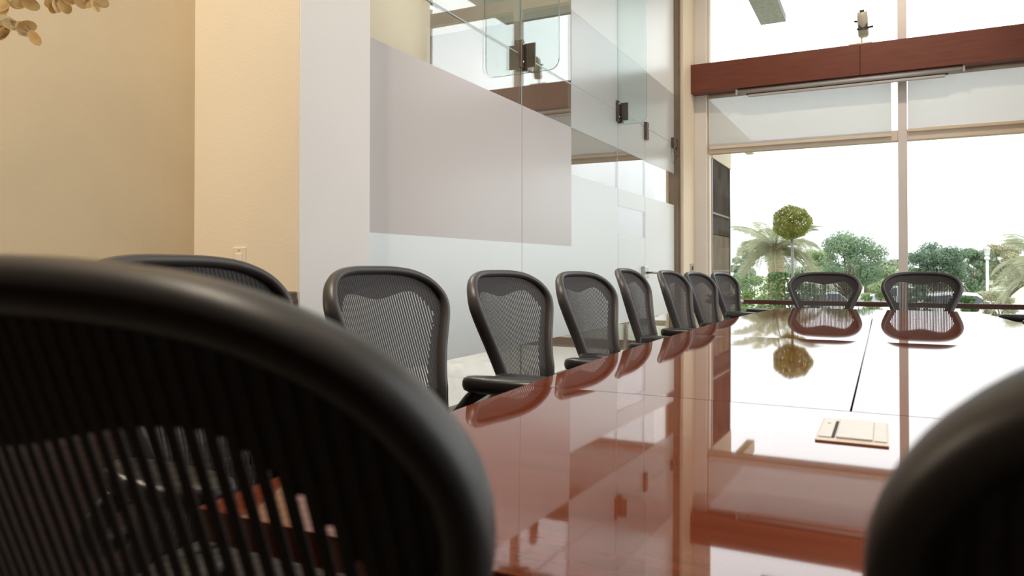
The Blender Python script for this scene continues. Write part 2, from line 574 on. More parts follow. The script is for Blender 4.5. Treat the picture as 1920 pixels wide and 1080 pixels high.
blind(-1.92, 0.09, 2.51, 3.17, WY - 0.105 + 0.02, 'lowered white roller blind left of the window mullion')
blind(0.25, RX - 0.12, 2.548, 3.17, WY - 0.105 + 0.02, 'white roller blind right of the mullion ending at the transom')

# small camera on the beam top
cm = thing('ceiling_camera', (-0.215, WY - 0.2, 3.535), 0, 'small beige cylindrical camera on a stand on top of the wooden beam', 'camera')
bx('base_plate', M['white_plastic'], -0.12, 0.12, -0.06, 0.06, 0.0, 0.025, cm, 0.004)
MB().tube([(0.01, 0.02, 0.02), (0.01, 0.02, 0.15)], 0.012, 8).build('stem', M['white_plastic'], cm)
bod = MB()
bod.tube([(0.03, 0.03, 0.11), (0.03, 0.03, 0.125), (0.02, -0.05, 0.33), (0.018, -0.062, 0.365)], [0.045, 0.055, 0.055, 0.048], 16)
bb = bod.build('housing', M['cam_body'], cm)
MB().tube([(0.017, -0.064, 0.363), (0.016, -0.072, 0.385)], 0.024, 12).build('lens', M['black'], bb)
for zz, xo in ((0.27, -0.085), (0.19, 0.09), (0.18, -0.06)):
    MB().tube([(0.03, -0.02, zz), (0.03 + xo * 1.1, -0.02, zz + 0.01)], 0.012, 8).build('knob', M['black'], cm)
bx('mount_bracket', M['black'], -0.015, 0.07, -0.055, 0.0, 0.17, 0.24, cm, 0.004)

# ------------------------------------------------------------------ glass partition on the left
gw = struct(thing('wall_glass', (GX, 0, 0)))
JZ = 2.50
SEAM = [2.70, 4.49, 6.52, 7.39, 8.58]
gp = 0.004
for i in (0, 1, 3):
    bx('glass_pane', M['partition_glass'], -0.006, 0.006, SEAM[i] + gp, SEAM[i + 1] - gp, 0.02, JZ - 0.004, gw)
for a, b in ((2.70, 4.49), (4.49, 6.52), (6.52, 8.58)):
    bx('glass_pane', M['partition_glass'], -0.006, 0.006, a + gp, b - gp, JZ + 0.004, CEIL, gw)
for y in SEAM[1:4]:
    bx('glass_joint', M['glass_edge_light'], -0.005, 0.005, y - 0.004, y + 0.004, 0.02, JZ if y == SEAM[3] else CEIL, gw)
bx('glass_joint', M['glass_edge_light'], -0.005, 0.005, 2.70, 8.58, JZ - 0.004, JZ + 0.004, gw)
bx('floor_channel', M['bronze_frame'], -0.03, 0.03, 2.70, 6.50, 0.0, 0.03, gw)
MB().box(-0.06, 0.06, 8.58, 8.64, 0, CEIL).box(0.06, 0.075, 8.595, 8.62, 0, CEIL).build('end_frame', M['bronze_frame'], gw)
# hanging glass fins
def fin(y, z0, parent):
    m = MB()
    poly = []
    wv = 0.285
    for sgn, ang0 in ((1, 0), (-1, 0)):
        pass
    r_ = 0.07
    pr = [(wv, CEIL), (-wv, CEIL)]
    for k in range(7):
        a = PI + (PI / 2) * k / 6
        pr.append((-wv + r_ + r_ * math.cos(a), z0 + r_ + r_ * math.sin(a)))
    for k in range(7):
        a = 1.5 * PI + (PI / 2) * k / 6
        pr.append((wv - r_ + r_ * math.cos(a), z0 + r_ + r_ * math.sin(a)))
    n = len(pr)
    T = 0.006
    m.add([(x, y - T, z) for x, z in pr] + [(x, y + T, z) for x, z in pr], [list(range(n))[::-1], list(range(n, 2 * n))])
    o = m.build('glass_fin', M['fin_glass'], parent)
    e_ = MB()
    for i in range(n):
        j = (i + 1) % n
        if i == 0:
            continue
        (xa, za), (xb, zb) = pr[i], pr[j]
        e_.quad((xa, y - T, za), (xb, y - T, zb), (xb, y + T, zb), (xa, y + T, za))
    e_.build('polished_edge', M['glass_edge'], o)


fin(SEAM[1], 2.37, gw)
fin(SEAM[2], 2.37, gw)


def patch(y, parent, flip=1):
    p = bx('patch_fitting', M['bronze'], 0.008, 0.034, y - 0.055, y - 0.008, JZ - 0.10, JZ + 0.09, parent, 0.004)
    m = MB()
    m.box(0.008, 0.050, y + 0.004, y + 0.030, JZ - 0.11, JZ + 0.075, 0.003)
    m.box(0.034, 0.105, y + 0.006, y + 0.022, JZ - 0.09, JZ + 0.075, 0.003)
    m.box(0.008, 0.024, y + 0.03, y + 0.14, JZ - 0.09, JZ + 0.08, 0.003)
    m.build('clamp_plate', M['bronze'], p)
    s_ = MB()
    for yy, zz, xx in ((y - 0.03, JZ + 0.06, 0.034), (y - 0.03, JZ - 0.06, 0.034), (y + 0.09, JZ, 0.024)):
        s_.lathe([(0.011, 0), (0.010, 0.005), (0.004, 0.007)], (xx, yy, zz), 10, 'x')
    s_.build('screw', M['screw'], p)


patch(SEAM[1], gw)
patch(SEAM[2], gw)
pl = bx('latch_keeper', M['bronze'], 0.006, 0.04, SEAM[3] - 0.03, SEAM[3] + 0.05, JZ - 0.13, JZ + 0.05, gw, 0.004)
MB().lathe([(0.010, 0), (0.009, 0.005)], (0.04, SEAM[3] + 0.01, JZ - 0.02), 10, 'x').build('screw', M['screw'], pl)
wbk = bx('end_bracket', M['bronze'], 0.006, 0.05, 8.44, 8.58, JZ - 0.05, JZ + 0.06, gw, 0.004)
MB().tube([(0.05, 8.42, JZ - 0.02), (0.06, 8.42, JZ - 0.14), (0.06, 8.56, JZ - 0.14)], 0.01, 6).build('hook', M['bronze'], wbk)

# frosted film panels on the room side
FX0, FX1 = 0.0065, 0.0085
ZB, ZG, ZT, ZC, ZU = 0.517, 1.21, 2.153, 1.78, 3.09
YV = 5.38


def film(y0, y1, z0, z1, key, parent=gw):
    bx('frosted_film', M[key], FX0, FX1, y0, y1, z0, z1, parent)


film(2.705, SEAM[1] - gp, ZB, ZG, 'film_white')
film(SEAM[1] + gp, YV, ZB, ZG, 'film_white')
film(2.705, SEAM[1] - gp, ZG, ZT, 'film_grey')
film(SEAM[1] + gp, YV, ZG, ZT, 'film_grey')
film(YV, SEAM[2] - gp, ZB, ZC, 'film_white')
film(SEAM[3] + gp, 8.575, ZB, ZC, 'film_white')
film(YV, SEAM[2] - gp, ZT, JZ - 0.004, 'film_silver')
film(SEAM[3] + gp, 8.575, ZT, JZ - 0.004, 'film_silver')
film(YV, SEAM[2] - gp, JZ + 0.004, ZU, 'film_silver')
film(SEAM[2] + gp, 8.575, JZ + 0.004, ZU, 'film_silver')
film(YV, SEAM[2] - gp, ZU + 0.002, CEIL - 0.01, 'film_pale')
film(SEAM[2] + gp, 8.575, ZU + 0.002, CEIL - 0.01, 'film_pale')
# glass door
dr = struct(thing('door_1', (GX, SEAM[2], 0)))
dw = SEAM[3] - SEAM[2]
bx('glass_leaf', M['partition_glass'], -0.006, 0.006, gp, dw - gp, 0.02, JZ - 0.006, dr)
for (y0, y1, z0, z1, k) in ((gp, dw - gp, ZB, 1.35, 'film_white'), (gp, dw - gp, 1.62, ZC, 'film_white'), (gp, dw - gp, ZT, JZ - 0.006, 'film_silver')):
    bx('frosted_film', M[k], FX0, FX1, y0, y1, z0, z1, dr)
hd = bx('lock_case', M['steel'], 0.0095, 0.045, dw - 0.13, dw + 0.01, 0.935, 1.055, dr, 0.006)
MB().tube([(0.045, dw - 0.04, 0.99), (0.085, dw - 0.04, 0.99), (0.09, dw - 0.02, 0.99), (0.09, dw + 0.14, 0.985)], 0.010, 8).build('lever', M['bronze'], hd)
bx('bottom_rail', M['steel'], -0.018, 0.022, gp, dw - gp, 0.02, 0.10, dr, 0.004)

# lobby behind the glass
struct(bx('floor', M['lobby_floor'], -6.5, -2.9, 2.3, 9.0, -0.12, 0.0))
struct(bx('floor', M['lobby_floor'], -2.9, GX, 2.7, 9.0, -0.12, -0.001))
lb = MB()
lb.box(-6.6, -6.45, 2.2, 9.0, 0, CEIL)
lb.box(-6.6, -2.72, 2.2, 2.32, 0, CEIL)
struct(lb.build('wall_lobby', M['cream_wall']))
struct(bx('wall_lobby_end', M['lobby_end'], -6.6, -2.46, 8.9, 9.0, 0, CEIL))
struct(bx('pillar', M['cream_wall'], -4.9, -4.5, 5.2, 6.85, 0, 4.4))  # added lobby pillar, gives the cream brightness in the upper left glass
struct(bx('ceiling', M['ceiling'], -6.6, GX - 0.35, 2.2, 9.0, 4.4, 4.5))
for k, (x_, y_) in enumerate(((-3.6, 4.1), (-3.5, 6.4), (-5.4, 7.6))):
    t = thing('lobby_light', (x_, y_, 4.4), 0, ['square white lobby ceiling light nearest the pillar behind the glass', 'square white lobby ceiling light nearest the glass door behind the partition', 'square white lobby ceiling light deepest behind the glass partition'][k], 'ceiling light', 'lobby ceiling lights')
    bx('frame', M['alu'], -0.32, 0.32, -0.32, 0.32, -0.03, 0.0, t)
    bx('diffuser', M['lobby_lamp'], -0.29, 0.29, -0.29, 0.29, -0.036, -0.03, t)
    light('lobby_area_light', 'AREA', (x_, y_, 4.35), (x_, y_, 0), 26, (1.0, 0.96, 0.90), 0.5)
    light('lobby_floor_fill', 'SPOT', (x_, y_, 4.33), (x_ + 0.4, y_, 0), 420, (1.0, 0.98, 0.96), 0.2, 95, 0.5)  # extra spot, added to brighten the lobby floor

# ceiling spot fixtures
SPN = ['ceiling spot aimed at the cream pillar', 'ceiling spot beside the tan wall', 'ceiling spot furthest back over the near end', 'ceiling spot over the middle of the table', 'ceiling spot nearest the far window']
for k, (p, t_, wt) in enumerate(LAMPS):
    t = thing('ceiling_spot', (p[0], p[1], CEIL), 0, 'small round recessed ' + SPN[k], 'ceiling light', 'recessed ceiling spots')
    MB().lathe([(0.085, 0), (0.085, -0.015), (0.06, -0.018), (0.055, -0.005)], (0, 0, 0), 20).build('ring', M['alu'], t)
    MB().lathe([(0.053, -0.004), (0.053, -0.008)], (0, 0, 0), 20).build('lens', M['lamp'], t)

# ------------------------------------------------------------------ small wall things
sw = thing('light_switch', (-2.43, 2.243, 1.065), 0, 'ivory rocker light switch plate on the cream pillar', 'switch')
bx('plate', M['white_plastic'], -0.036, 0.036, -0.006, 0.0, -0.06, 0.06, sw, 0.002)
bx('rocker', M['jamb'], -0.018, 0.018, -0.011, -0.006, -0.035, 0.035, sw, 0.002)
for zz in (-0.048, 0.048):
    MB().lathe([(0.004, -0.0075), (0.003, -0.006)], (0, 0, zz), 8, 'y').build('screw', M['screw'], sw)
so = thing('wall_outlet', (-2.10, 9.02, 1.035), 0, 'small grey control plate on the pier beside the far window', 'control plate')
bx('plate', M['grey_plastic'], 0, 0.008, -0.09, 0.09, -0.055, 0.055, so, 0.002)
bx('button', M['black'], 0.008, 0.014, -0.03, 0.03, -0.025, 0.025, so, 0.002)

# wooden sideboard in the recess
sb = thing('sideboard', (-2.40, 1.20, 0), 0, 'low dark wooden sideboard in the tan wall recess', 'sideboard')
bx('body', M['walnut'], -0.29, 0.26, -1.35, 1.02, 0.08, 0.90, sb, 0.004)
bx('top', M['walnut'], -0.30, 0.30, -1.38, 1.035, 0.90, 0.945, sb, 0.006)
bx('plinth', M['black'], -0.28, 0.22, -1.3, 0.98, 0, 0.08, sb)
for k in range(4):
    y0 = -1.33 + k * 0.585
    d_ = bx('door', M['walnut'], 0.26, 0.28, y0 + 0.006, y0 + 0.575, 0.10, 0.885, sb, 0.003)
    bx('handle', M['steel'], 0.28, 0.30, y0 + 0.50, y0 + 0.515, 0.5, 0.7, d_, 0.003)

# added fill lamp, unseen left of the view, brightens pillar and tan wall
M['globe'] = mat('fill_globe', (0.9, 0.85, 0.75), 0.4, emit=((1.0, 0.86, 0.66), 135.0))
gl_ = thing('fill_globe_lamp', (-2.53, 0.22, 0.945), 0, 'added unseen opal globe fill lamp on the dark wooden sideboard', 'lamp')
MB().lathe([(0.09, 0.0), (0.09, 0.015), (0.02, 0.03), (0.014, 0.20), (0.035, 0.23)], (0, 0, 0), 20).build('base', M['bronze'], gl_)
MB().lathe([(0.09 * math.sin(PI * k / 14) + 0.0005, 0.31 - 0.09 * math.cos(PI * k / 14)) for k in range(15)], (0, 0, 0), 20).build('globe', M['globe'], gl_)

# ------------------------------------------------------------------ conference table
TX = -0.06
TY0, TY1 = 0.58, 5.95
TC = (TY0 + TY1) / 2
TZ = 0.735


def hw(y):
    return 0.785 - 0.15 * ((y - TC) / (TY1 - TC)) ** 2


tb = thing('conference_table', (TX, TC, 0), 0, 'long glossy reddish mahogany boat-shaped conference table', 'table')
SE = [TY0, 1.628, 3.36, 4.90, TY1]
T1, T2 = math.tan(R(0.5)), math.tan(R(1.0))
g = 0.0018


def ztop(y):
    """the top is slightly cambered: the nearer leaves rise a little towards the near end"""
    z = TZ
    if y < SE[2]:
        z += (SE[2] - max(y, SE[1])) * T1
    if y < SE[1]:
        z += (SE[1] - y) * T2
    return z


def panel(y0, y1, side):
    n = 14
    ys = [y0 + (y1 - y0) * k / n for k in range(n + 1)]
    if side == 0:
        poly = [(hw(y), y - TC) for y in ys] + [(-hw(y), y - TC) for y in reversed(ys)]
    elif side > 0:
        poly = [(hw(y), y - TC) for y in ys] + [(g, y1 - TC), (g, y0 - TC)]
    else:
        poly = [(-hw(y), y - TC) for y in reversed(ys)] + [(-g, y0 - TC), (-g, y1 - TC)]
    bm = bmesh.new()
    vs = [bm.verts.new((x, y, ztop(y + TC) - 0.035)) for x, y in poly]
    f = bm.faces.new(vs)
    r_ = bmesh.ops.extrude_face_region(bm, geom=[f])
    top = [v for v in r_['geom'] if isinstance(v, bmesh.types.BMVert)]
    for v in top:
        v.co.z += 0.035
    ids = set(top)
    bmesh.ops.recalc_face_normals(bm, faces=bm.faces)
    ed = [e_ for e_ in bm.edges if e_.verts[0] in ids and e_.verts[1] in ids]
    bmesh.ops.bevel(bm, geom=ed, offset=0.0004, segments=1, affect='EDGES')
    me = bpy.data.meshes.new('top_panel')
    bm.to_mesh(me)
    bm.free()
    me.materials.append(M['mahogany'])
    o = bpy.data.objects.new('top_panel', me)
    C.objects.link(o)
    o.parent = tb
    return o


pn = panel(SE[0], SE[1] - g, 0)
for i in (1, 2):
    panel(SE[i] + g, SE[i + 1] - g, 1)
    panel(SE[i] + g, SE[i + 1] - g, -1)
panel(SE[3] + g, SE[4], 0)
ap = MB()
n = 20
ys = [TY0 + 0.18 + (TY1 - TY0 - 0.36) * k / n for k in range(n + 1)]
ap.prism([(hw(y) - 0.06, y - TC) for y in ys] + [(-hw(y) + 0.06, y - TC) for y in reversed(ys)], TZ - 0.075, TZ - 0.0355)
ap.build('underframe', M['mahogany_dark'], tb)
for yy in (-1.9, 0.0, 1.9):
    pd = bx('pedestal', M['mahogany_dark'], -0.28, 0.28, yy - 0.22, yy + 0.22, 0.06, TZ - 0.075, tb, 0.006)
    bx('plinth', M['black'], -0.30, 0.30, yy - 0.24, yy + 0.24, 0, 0.06, pd)
# flush power hatch
HX, HY = -0.0475, 1.404
ht = MB()
HWX, HDY = 0.1085, 0.211
hx0, hy0 = -HWX / 2, -HDY / 2
ht.box(hx0, -hx0, hy0, -hy0, 0.0003, 0.003, 0.0008)
hp = ht.build('power_hatch', M['hatch_edge'], tb)
hp.location = (HX - TX, HY - TC, ztop(HY))
hp.rotation_euler = (-R(1.0), 0, 0)
hp['label'] = 'champagne metal power hatch set flush in the tabletop'
HYA, HYB = hy0 + 0.025, -hy0 - 0.008
bx('side_plate', M['hatch'], hx0 + 0.003, hx0 + 0.023, HYA, HYB, 0.003, 0.0045, hp)
bx('slot', M['hatch_dark'], hx0 + 0.0235, hx0 + 0.0280, HYA, HYB - 0.02, 0.003, 0.0036, hp)
bx('lid', M['hatch'], hx0 + 0.0305, hx0 + 0.085, HYA, HYB, 0.003, 0.006, hp, 0.001)
bx('side_plate', M['hatch'], hx0 + 0.087, -hx0 - 0.003, HYA, HYB, 0.003, 0.0045, hp)
MB().lathe([(0.003, 0.0045), (0.002, 0.006)], (hx0 + 0.013, hy0 + 0.15, 0), 8).build('lock', M['hatch_edge'], hp)

# ------------------------------------------------------------------ mesh conference chair
OUT = [(0, 1.030), (.10, 1.028), (.175, 1.017), (.228, .992), (.257, .957), (.265, .922), (.256, .882), (.233, .828), (.209, .775), (.190, .725), (.176, .680), (.168, .635), (.168, .580), (.178, .520), (.180, .475), (.15, .448), (0, .44)]


def catmull(P, n=6):
    o = []
    for i in range(len(P) - 1):
        p0 = P[i - 1] if i > 0 else (-P[1][0], P[1][1])
        p1, p2 = P[i], P[i + 1]
        p3 = P[i + 2] if i + 2 < len(P) else (-P[-2][0], P[-2][1])
        for k in range(n):
            t = k / n
            o.append(tuple(0.5 * (2 * b + (c - a) * t + (2 * a - 5 * b + 4 * c - d) * t * t + (3 * b - a - 3 * c + d) * t ** 3) for a, b, c, d in zip(p0, p1, p2, p3)))
    o.append(P[-1])
    return o


HALF = catmull(OUT, 5)


def width_at(z):
    best = 0.0
    for (xa, za), (xb, zb) in zip(HALF, HALF[1:]):
        if (za - z) * (zb - z) <= 0 and za != zb:
            best = max(best, xa + (xb - xa) * (za - z) / (zb - za))
    return best


def ysurf(x, z):
    if z > 0.66:
        y = -0.2240 - 0.34 * (z - 0.66)
    elif z > 0.56:
        y = -0.2180 - 0.006 * ((z - 0.56) / 0.1) ** 2
    else:
        y = -0.218 - 0.35 * (0.56 - z) ** 1.3
    return y + 0.75 * x * x


def sp(v, p):
    return math.copysign(abs(v) ** p, v)


def sweep_loop(path, sec, name, m, parent):
    """closed rim: path = list of (pos, normal), sec = fn(i)->(half in-plane, half along normal)"""
    mb = MB()
    n = len(path)
    K = 12
    for i, (p, nrm) in enumerate(path):
        t = (path[(i + 1) % n][0] - path[i - 1][0]).normalized()
        b = t.cross(nrm).normalized()
        nn = b.cross(t).normalized()
        ha, hb = sec(i)
        for k in range(K):
            a = 2 * PI * k / K
            mb.v.append(tuple(p + b * ha * sp(math.cos(a), 0.92) + nn * hb * sp(math.sin(a), 0.92)))
    for i in range(n):
        j = (i + 1) % n
        for k in range(K):
            k2 = (k + 1) % K
            mb.f.append([i * K + k, i * K + k2, j * K + k2, j * K + k])
            mb.sm.append(True)
    return mb.build(name, m, parent, fixn=True)


def open_zone(x, z):
    ax = abs(x)
    top = 0.942 + 0.020 * math.sin(PI / 2 * min(1, ax / 0.14)) ** 2 - 14.0 * max(0, ax - 0.145) ** 2
    if z > top or z < 0.47:
        return False
    wo = width_at(z) - (0.046 + 0.012 * min(1, max(0, (0.9 - z) / 0.2)))
    return ax < wo


def make_chair():
    t = thing('conference_chair', (0, 0, 0))
    # rim
    loop = HALF[:-1] + [(-x, z) for x, z in reversed(HALF)][:-1]
    path = []
    for x, z in loop:
        p = Vector((x, ysurf(x, z), z))
        dx = (ysurf(x + 1e-3, z) - ysurf(x - 1e-3, z)) / 2e-3
        dz = (ysurf(x, z + 1e-3) - ysurf(x, z - 1e-3)) / 2e-3
        path.append((p, Vector((-dx, 1, -dz)).normalized()))

    def sec(i):
        x, z = loop[i]
        k = min(1, max(0, (1.03 - z) / 0.12))
        return (0.0135, 0.017 + 0.007 * k)
    sweep_loop(path, sec, 'back_frame', M['rim'], t)
    # woven mesh: upright strands with cross threads; open in the middle, filled near the frame
    pitch = 0.0104
    rows = 150
    z0, z1 = 0.442, 1.028
    dz = (z1 - z0) / rows
    W = [width_at(z0 + dz * (r + 0.5)) for r in range(rows)]
    ms = MB()
    cx = MB()
    J = int(0.27 / pitch) + 1
    for j in range(-J, J + 1):
        xc = j * pitch
        gx = xc + pitch * 0.5
        r = 0
        while r < rows:
            if abs(xc) < W[r]:
                r2 = r
                while r2 < rows and r2 - r < 6 and abs(xc) < W[r2]:
                    r2 += 1
                za, zb = z0 + r * dz, z0 + r2 * dz
                xa, xb = xc - pitch * 0.31, xc + pitch * 0.31
                D = 0.0011
                q = [(xa, ysurf(xa, za), za), (xb, ysurf(xb, za), za), (xb, ysurf(xb, zb), zb), (xa, ysurf(xa, zb), zb)]
                q2 = [(a_, b_ - D, c_) for a_, b_, c_ in q]
                ms.add(q + q2, [(0, 1, 2, 3), (7, 6, 5, 4), (0, 3, 7, 4), (2, 1, 5, 6)])
                r = r2
            else:
                r += 1
        for r in range(rows):
            za = z0 + r * dz
            zt_ = za + dz
            if abs(gx) < W[r]:
                o1, o2 = open_zone(gx, za), open_zone(gx, zt_)
                spans = []
                if o1 and o2:
                    spans = [(za, za + dz * 0.16, 0.205)]
                elif not o1 and not o2:
                    spans = [(za, zt_, 0.30)]
                else:
                    lo, hi = za, zt_
                    for _ in range(10):
                        m_ = (lo + hi) / 2
                        if open_zone(gx, m_) == o1:
                            lo = m_
                        else:
                            hi = m_
                    spans = [(lo, zt_, 0.30)] if o1 else [(za, lo, 0.30)]
                for a_, b_, h_ in spans:
                    xa, xb = gx - pitch * h_, gx + pitch * h_
                    cx.quad((xa, ysurf(xa, a_) - .0006, a_), (xb, ysurf(xb, a_) - .0006, a_), (xb, ysurf(xb, b_) - .0006, b_), (xa, ysurf(xa, b_) - .0006, b_))
    tag(ms.build('back_mesh', M['mesh'], t), kind='stuff')
    tag(cx.build('mesh_weft', M['mesh_dark'], t), kind='stuff')
    # back yoke behind the frame
    yk = MB()
    yk.tube([(0, -0.10, 0.36), (0, -0.25, 0.40), (0, -0.285, 0.50), (0, -0.29, 0.58)], [0.030, 0.034, 0.030, 0.022], 10)
    yk.tube([(-0.165, -0.215, 0.60), (-0.09, -0.275, 0.575), (0, -0.29, 0.565), (0.09, -0.275, 0.575), (0.165, -0.215, 0.60)], [0.014, 0.018, 0.022, 0.018, 0.014], 10)
    yk.build('back_yoke', M['plastic'], t)
    # seat
    SZ = 0.455
    def srim(a):
        c, s_ = math.cos(a), math.sin(a)
        x = 0.255 * sp(c, 0.55)
        y = 0.03 + 0.225 * sp(s_, 0.55)
        x *= 1.0 - 0.10 * max(0, -(y - 0.03) / 0.225)
        z = SZ - 0.9 * max(0, y - 0.12) ** 2 + 0.25 * x * x
        return Vector((x, y, z))
    NS = 60
    sweep_loop([(srim(2 * PI * k / NS), Vector((0, 0, 1))) for k in range(NS)], lambda i: (0.018, 0.016), 'seat_frame', M['rim'], t)
    sm_ = MB()
    G = 14
    vv = []
    for i in range(G + 1):
        rr = i / G
        for k in range(NS):
            p = srim(2 * PI * k / NS)
            q = Vector((0, 0.03, SZ - 0.012))
            r_ = q.lerp(p, rr)
            r_.z = SZ - 0.014 * (1 - rr * rr) + (p.z - SZ) * rr * rr
            vv.append(r_)
    ff = []
    for i in range(G):
        for k in range(NS):
            k2 = (k + 1) % NS
            ff.append((i * NS + k, i * NS + k2, (i + 1) * NS + k2, (i + 1) * NS + k))
    sm_.add(vv, ff, True)
    sm_.build('seat_mesh', M['mesh'], t)
    # arms
    for s_ in (-1, 1):
        am = MB()
        am.tube([(s_ * 0.10, -0.285, 0.50), (s_ * 0.20, -0.275, 0.50), (s_ * 0.262, -0.245, 0.52), (s_ * 0.274, -0.205, 0.56), (s_ * 0.274, -0.165, 0.61), (s_ * 0.272, -0.10, 0.655)], [0.018, 0.020, 0.022, 0.022, 0.020, 0.024], 10)
        arm = am.build('arm_post', M['plastic'], t)
        pad = MB()
        NP, cxp, cyp = 36, s_ * 0.272, -0.030
        lays = [(0.72, -0.034), (0.93, -0.027), (1.0, -0.012), (0.985, 0.001), (0.92, 0.010), (0.72, 0.0155), (0.35, 0.0175)]
        tw = -s_ * 0.10
        vv = []
        for sc_, zo in lays:
            for k in range(NP):
                a = 2 * PI * k / NP
                lx = 0.050 * sp(math.cos(a), 0.8)
                ly = 0.150 * sp(math.sin(a), 0.75)
                lx *= 1 + 0.18 * (ly / 0.150)
                inset = (1 - sc_) * 0.05
                m_ = max(0.02, 1 - inset / 0.048) if abs(lx) > 0 else 1
                lx *= sc_
                ly *= 1 - (1 - sc_) * 0.45
                vv.append((cxp + lx * math.cos(tw) - ly * math.sin(tw), cyp + lx * math.sin(tw) + ly * math.cos(tw), 0.672 + zo - 0.10 * max(0, abs(ly) - 0.12) ** 1.2 * (1 if ly > 0 else 0.6)))
        ff = [list(range(NP))[::-1], [(len(lays) - 1) * NP + k for k in range(NP)]]
        for i in range(len(lays) - 1):
            for k in range(NP):
                k2 = (k + 1) % NP
                ff.append((i * NP + k, i * NP + k2, (i + 1) * NP + k2, (i + 1) * NP + k))
        pad.add(vv, ff, True)
        pad.build('arm_pad', M['pad'], arm)
    # tilt box, column, base
    MB().box(-0.10, 0.10, -0.12, 0.12, 0.335, 0.425, 0.02).build('tilt_housing', M['plastic'], t)
    MB().lathe([(0.028, 0.10), (0.028, 0.22), (0.019, 0.22), (0.019, 0.34)], (0, 0, 0), 16).build('gas_column', M['chrome'], t)
    MB().lathe([(0.055, 0.075), (0.055, 0.115), (0.040, 0.125)], (0, 0, 0), 20).build('base_hub', M['plastic'], t)
    for k in range(5):
        a = 2 * PI * k / 5 + PI / 2
        c, s_ = math.cos(a), math.sin(a)
        lg = MB()
        lg.tube([(0.03 * c, 0.03 * s_, 0.098), (0.17 * c, 0.17 * s_, 0.088), (0.31 * c, 0.31 * s_, 0.070)], [0.026, 0.021, 0.015], 8)
        lo = lg.build('leg', M['plastic'], t)
        cs = MB()
        px_, py_ = 0.30 * c, 0.30 * s_
        for off in (-0.014, 0.014):
            ox, oy = -s_ * off, c * off
            cs.tube([(px_ + ox + s_ * 0.009, py_ + oy - c * 0.009, 0.028), (px_ + ox - s_ * 0.009, py_ + oy + c * 0.009, 0.028)], 0.028, 14)
        cs.tube([(px_, py_, 0.03), (px_, py_, 0.075)], 0.008, 8)
        cs.build('caster', M['black'], lo)
    return t


chair0 = make_chair()
# facing the table: origin x, y, rotation (deg), height offset, arm height offset, label
CH = [
    (-1.02, 1.08, -88, 0.025, 0.0, 'dark mesh chair half hidden behind the big near chair, below the light switch', 'L'),
    (-1.05, 1.79, -92, 0.002, 0.0, 'dark mesh chair in the left row in front of the pale pillar face', 'L'),
    (-1.0, 2.48, -95, -0.0125, 0.0, 'dark mesh chair in the left row, just left of the long vertical glass joint', 'L'),
    (-0.985, 3.24, -96, -0.020, 0.0, 'dark mesh chair in the left row, between the vertical glass joint and the glass door', 'L'),
    (-0.985, 4.03, -86.5, -0.0055, 0.0, 'dark mesh chair in the left row, before the glass door hinge', 'L'),
    (-0.94, 4.74, -92, -0.020, 0.0, 'dark mesh chair in the left row beside the glass door lever', 'L'),
    (-0.93, 5.42, -97, -0.034, 0.0, 'dark mesh chair in the left row below the control plate on the pier', 'L'),
    (-1.00, 6.70, -100, -0.045, 0.02, 'dark mesh chair at the far end of the left row beside the side table', 'L'),
    (-0.432, 6.22, 180, -0.039, 0.0, 'dark mesh chair at the far table end left of the window mullion', 'F'),
    (0.262, 6.22, 180, -0.035, 0.0, 'dark mesh chair at the far table end in front of the window mullion', 'F'),
    (-0.4453, 0.5436, 1.9, 0.0028, 0.0, 'large blurred black mesh chair back in the left foreground', 'N'),
    (0.281, 0.5783, -1.85, 0.0013, 0.0, 'large blurred black chair back in the lower right foreground corner', 'N'),
    (0.86, 5.80, 96, 0.0, 0.03, 'mesh chair beyond the right edge, only its arm pad showing past the table corner', 'R'),
]
GR = {'L': 'chairs along the left side of the table', 'F': 'chairs at the far end of the table', 'N': 'chairs at the near end of the table', 'R': 'chairs along the right side of the table'}
for i, (x, y, rot, dz, da, lab, gk) in enumerate(CH):
    c = chair0 if i == len(CH) - 1 else copy_tree(chair0)
    c.location = (x, y, 0)
    c.rotation_euler = (0, 0, R(rot))
    tag(c, lab, 'chair', GR[gk])
    for ch in c.children:
        nm = ch.name.split('.')[0]
        if nm in ('back_frame', 'back_mesh', 'mesh_weft', 'back_yoke', 'seat_frame', 'seat_mesh', 'tilt_housing'):
            ch.location.z += dz
        if nm == 'arm_post':
            ch.location.z += dz + da

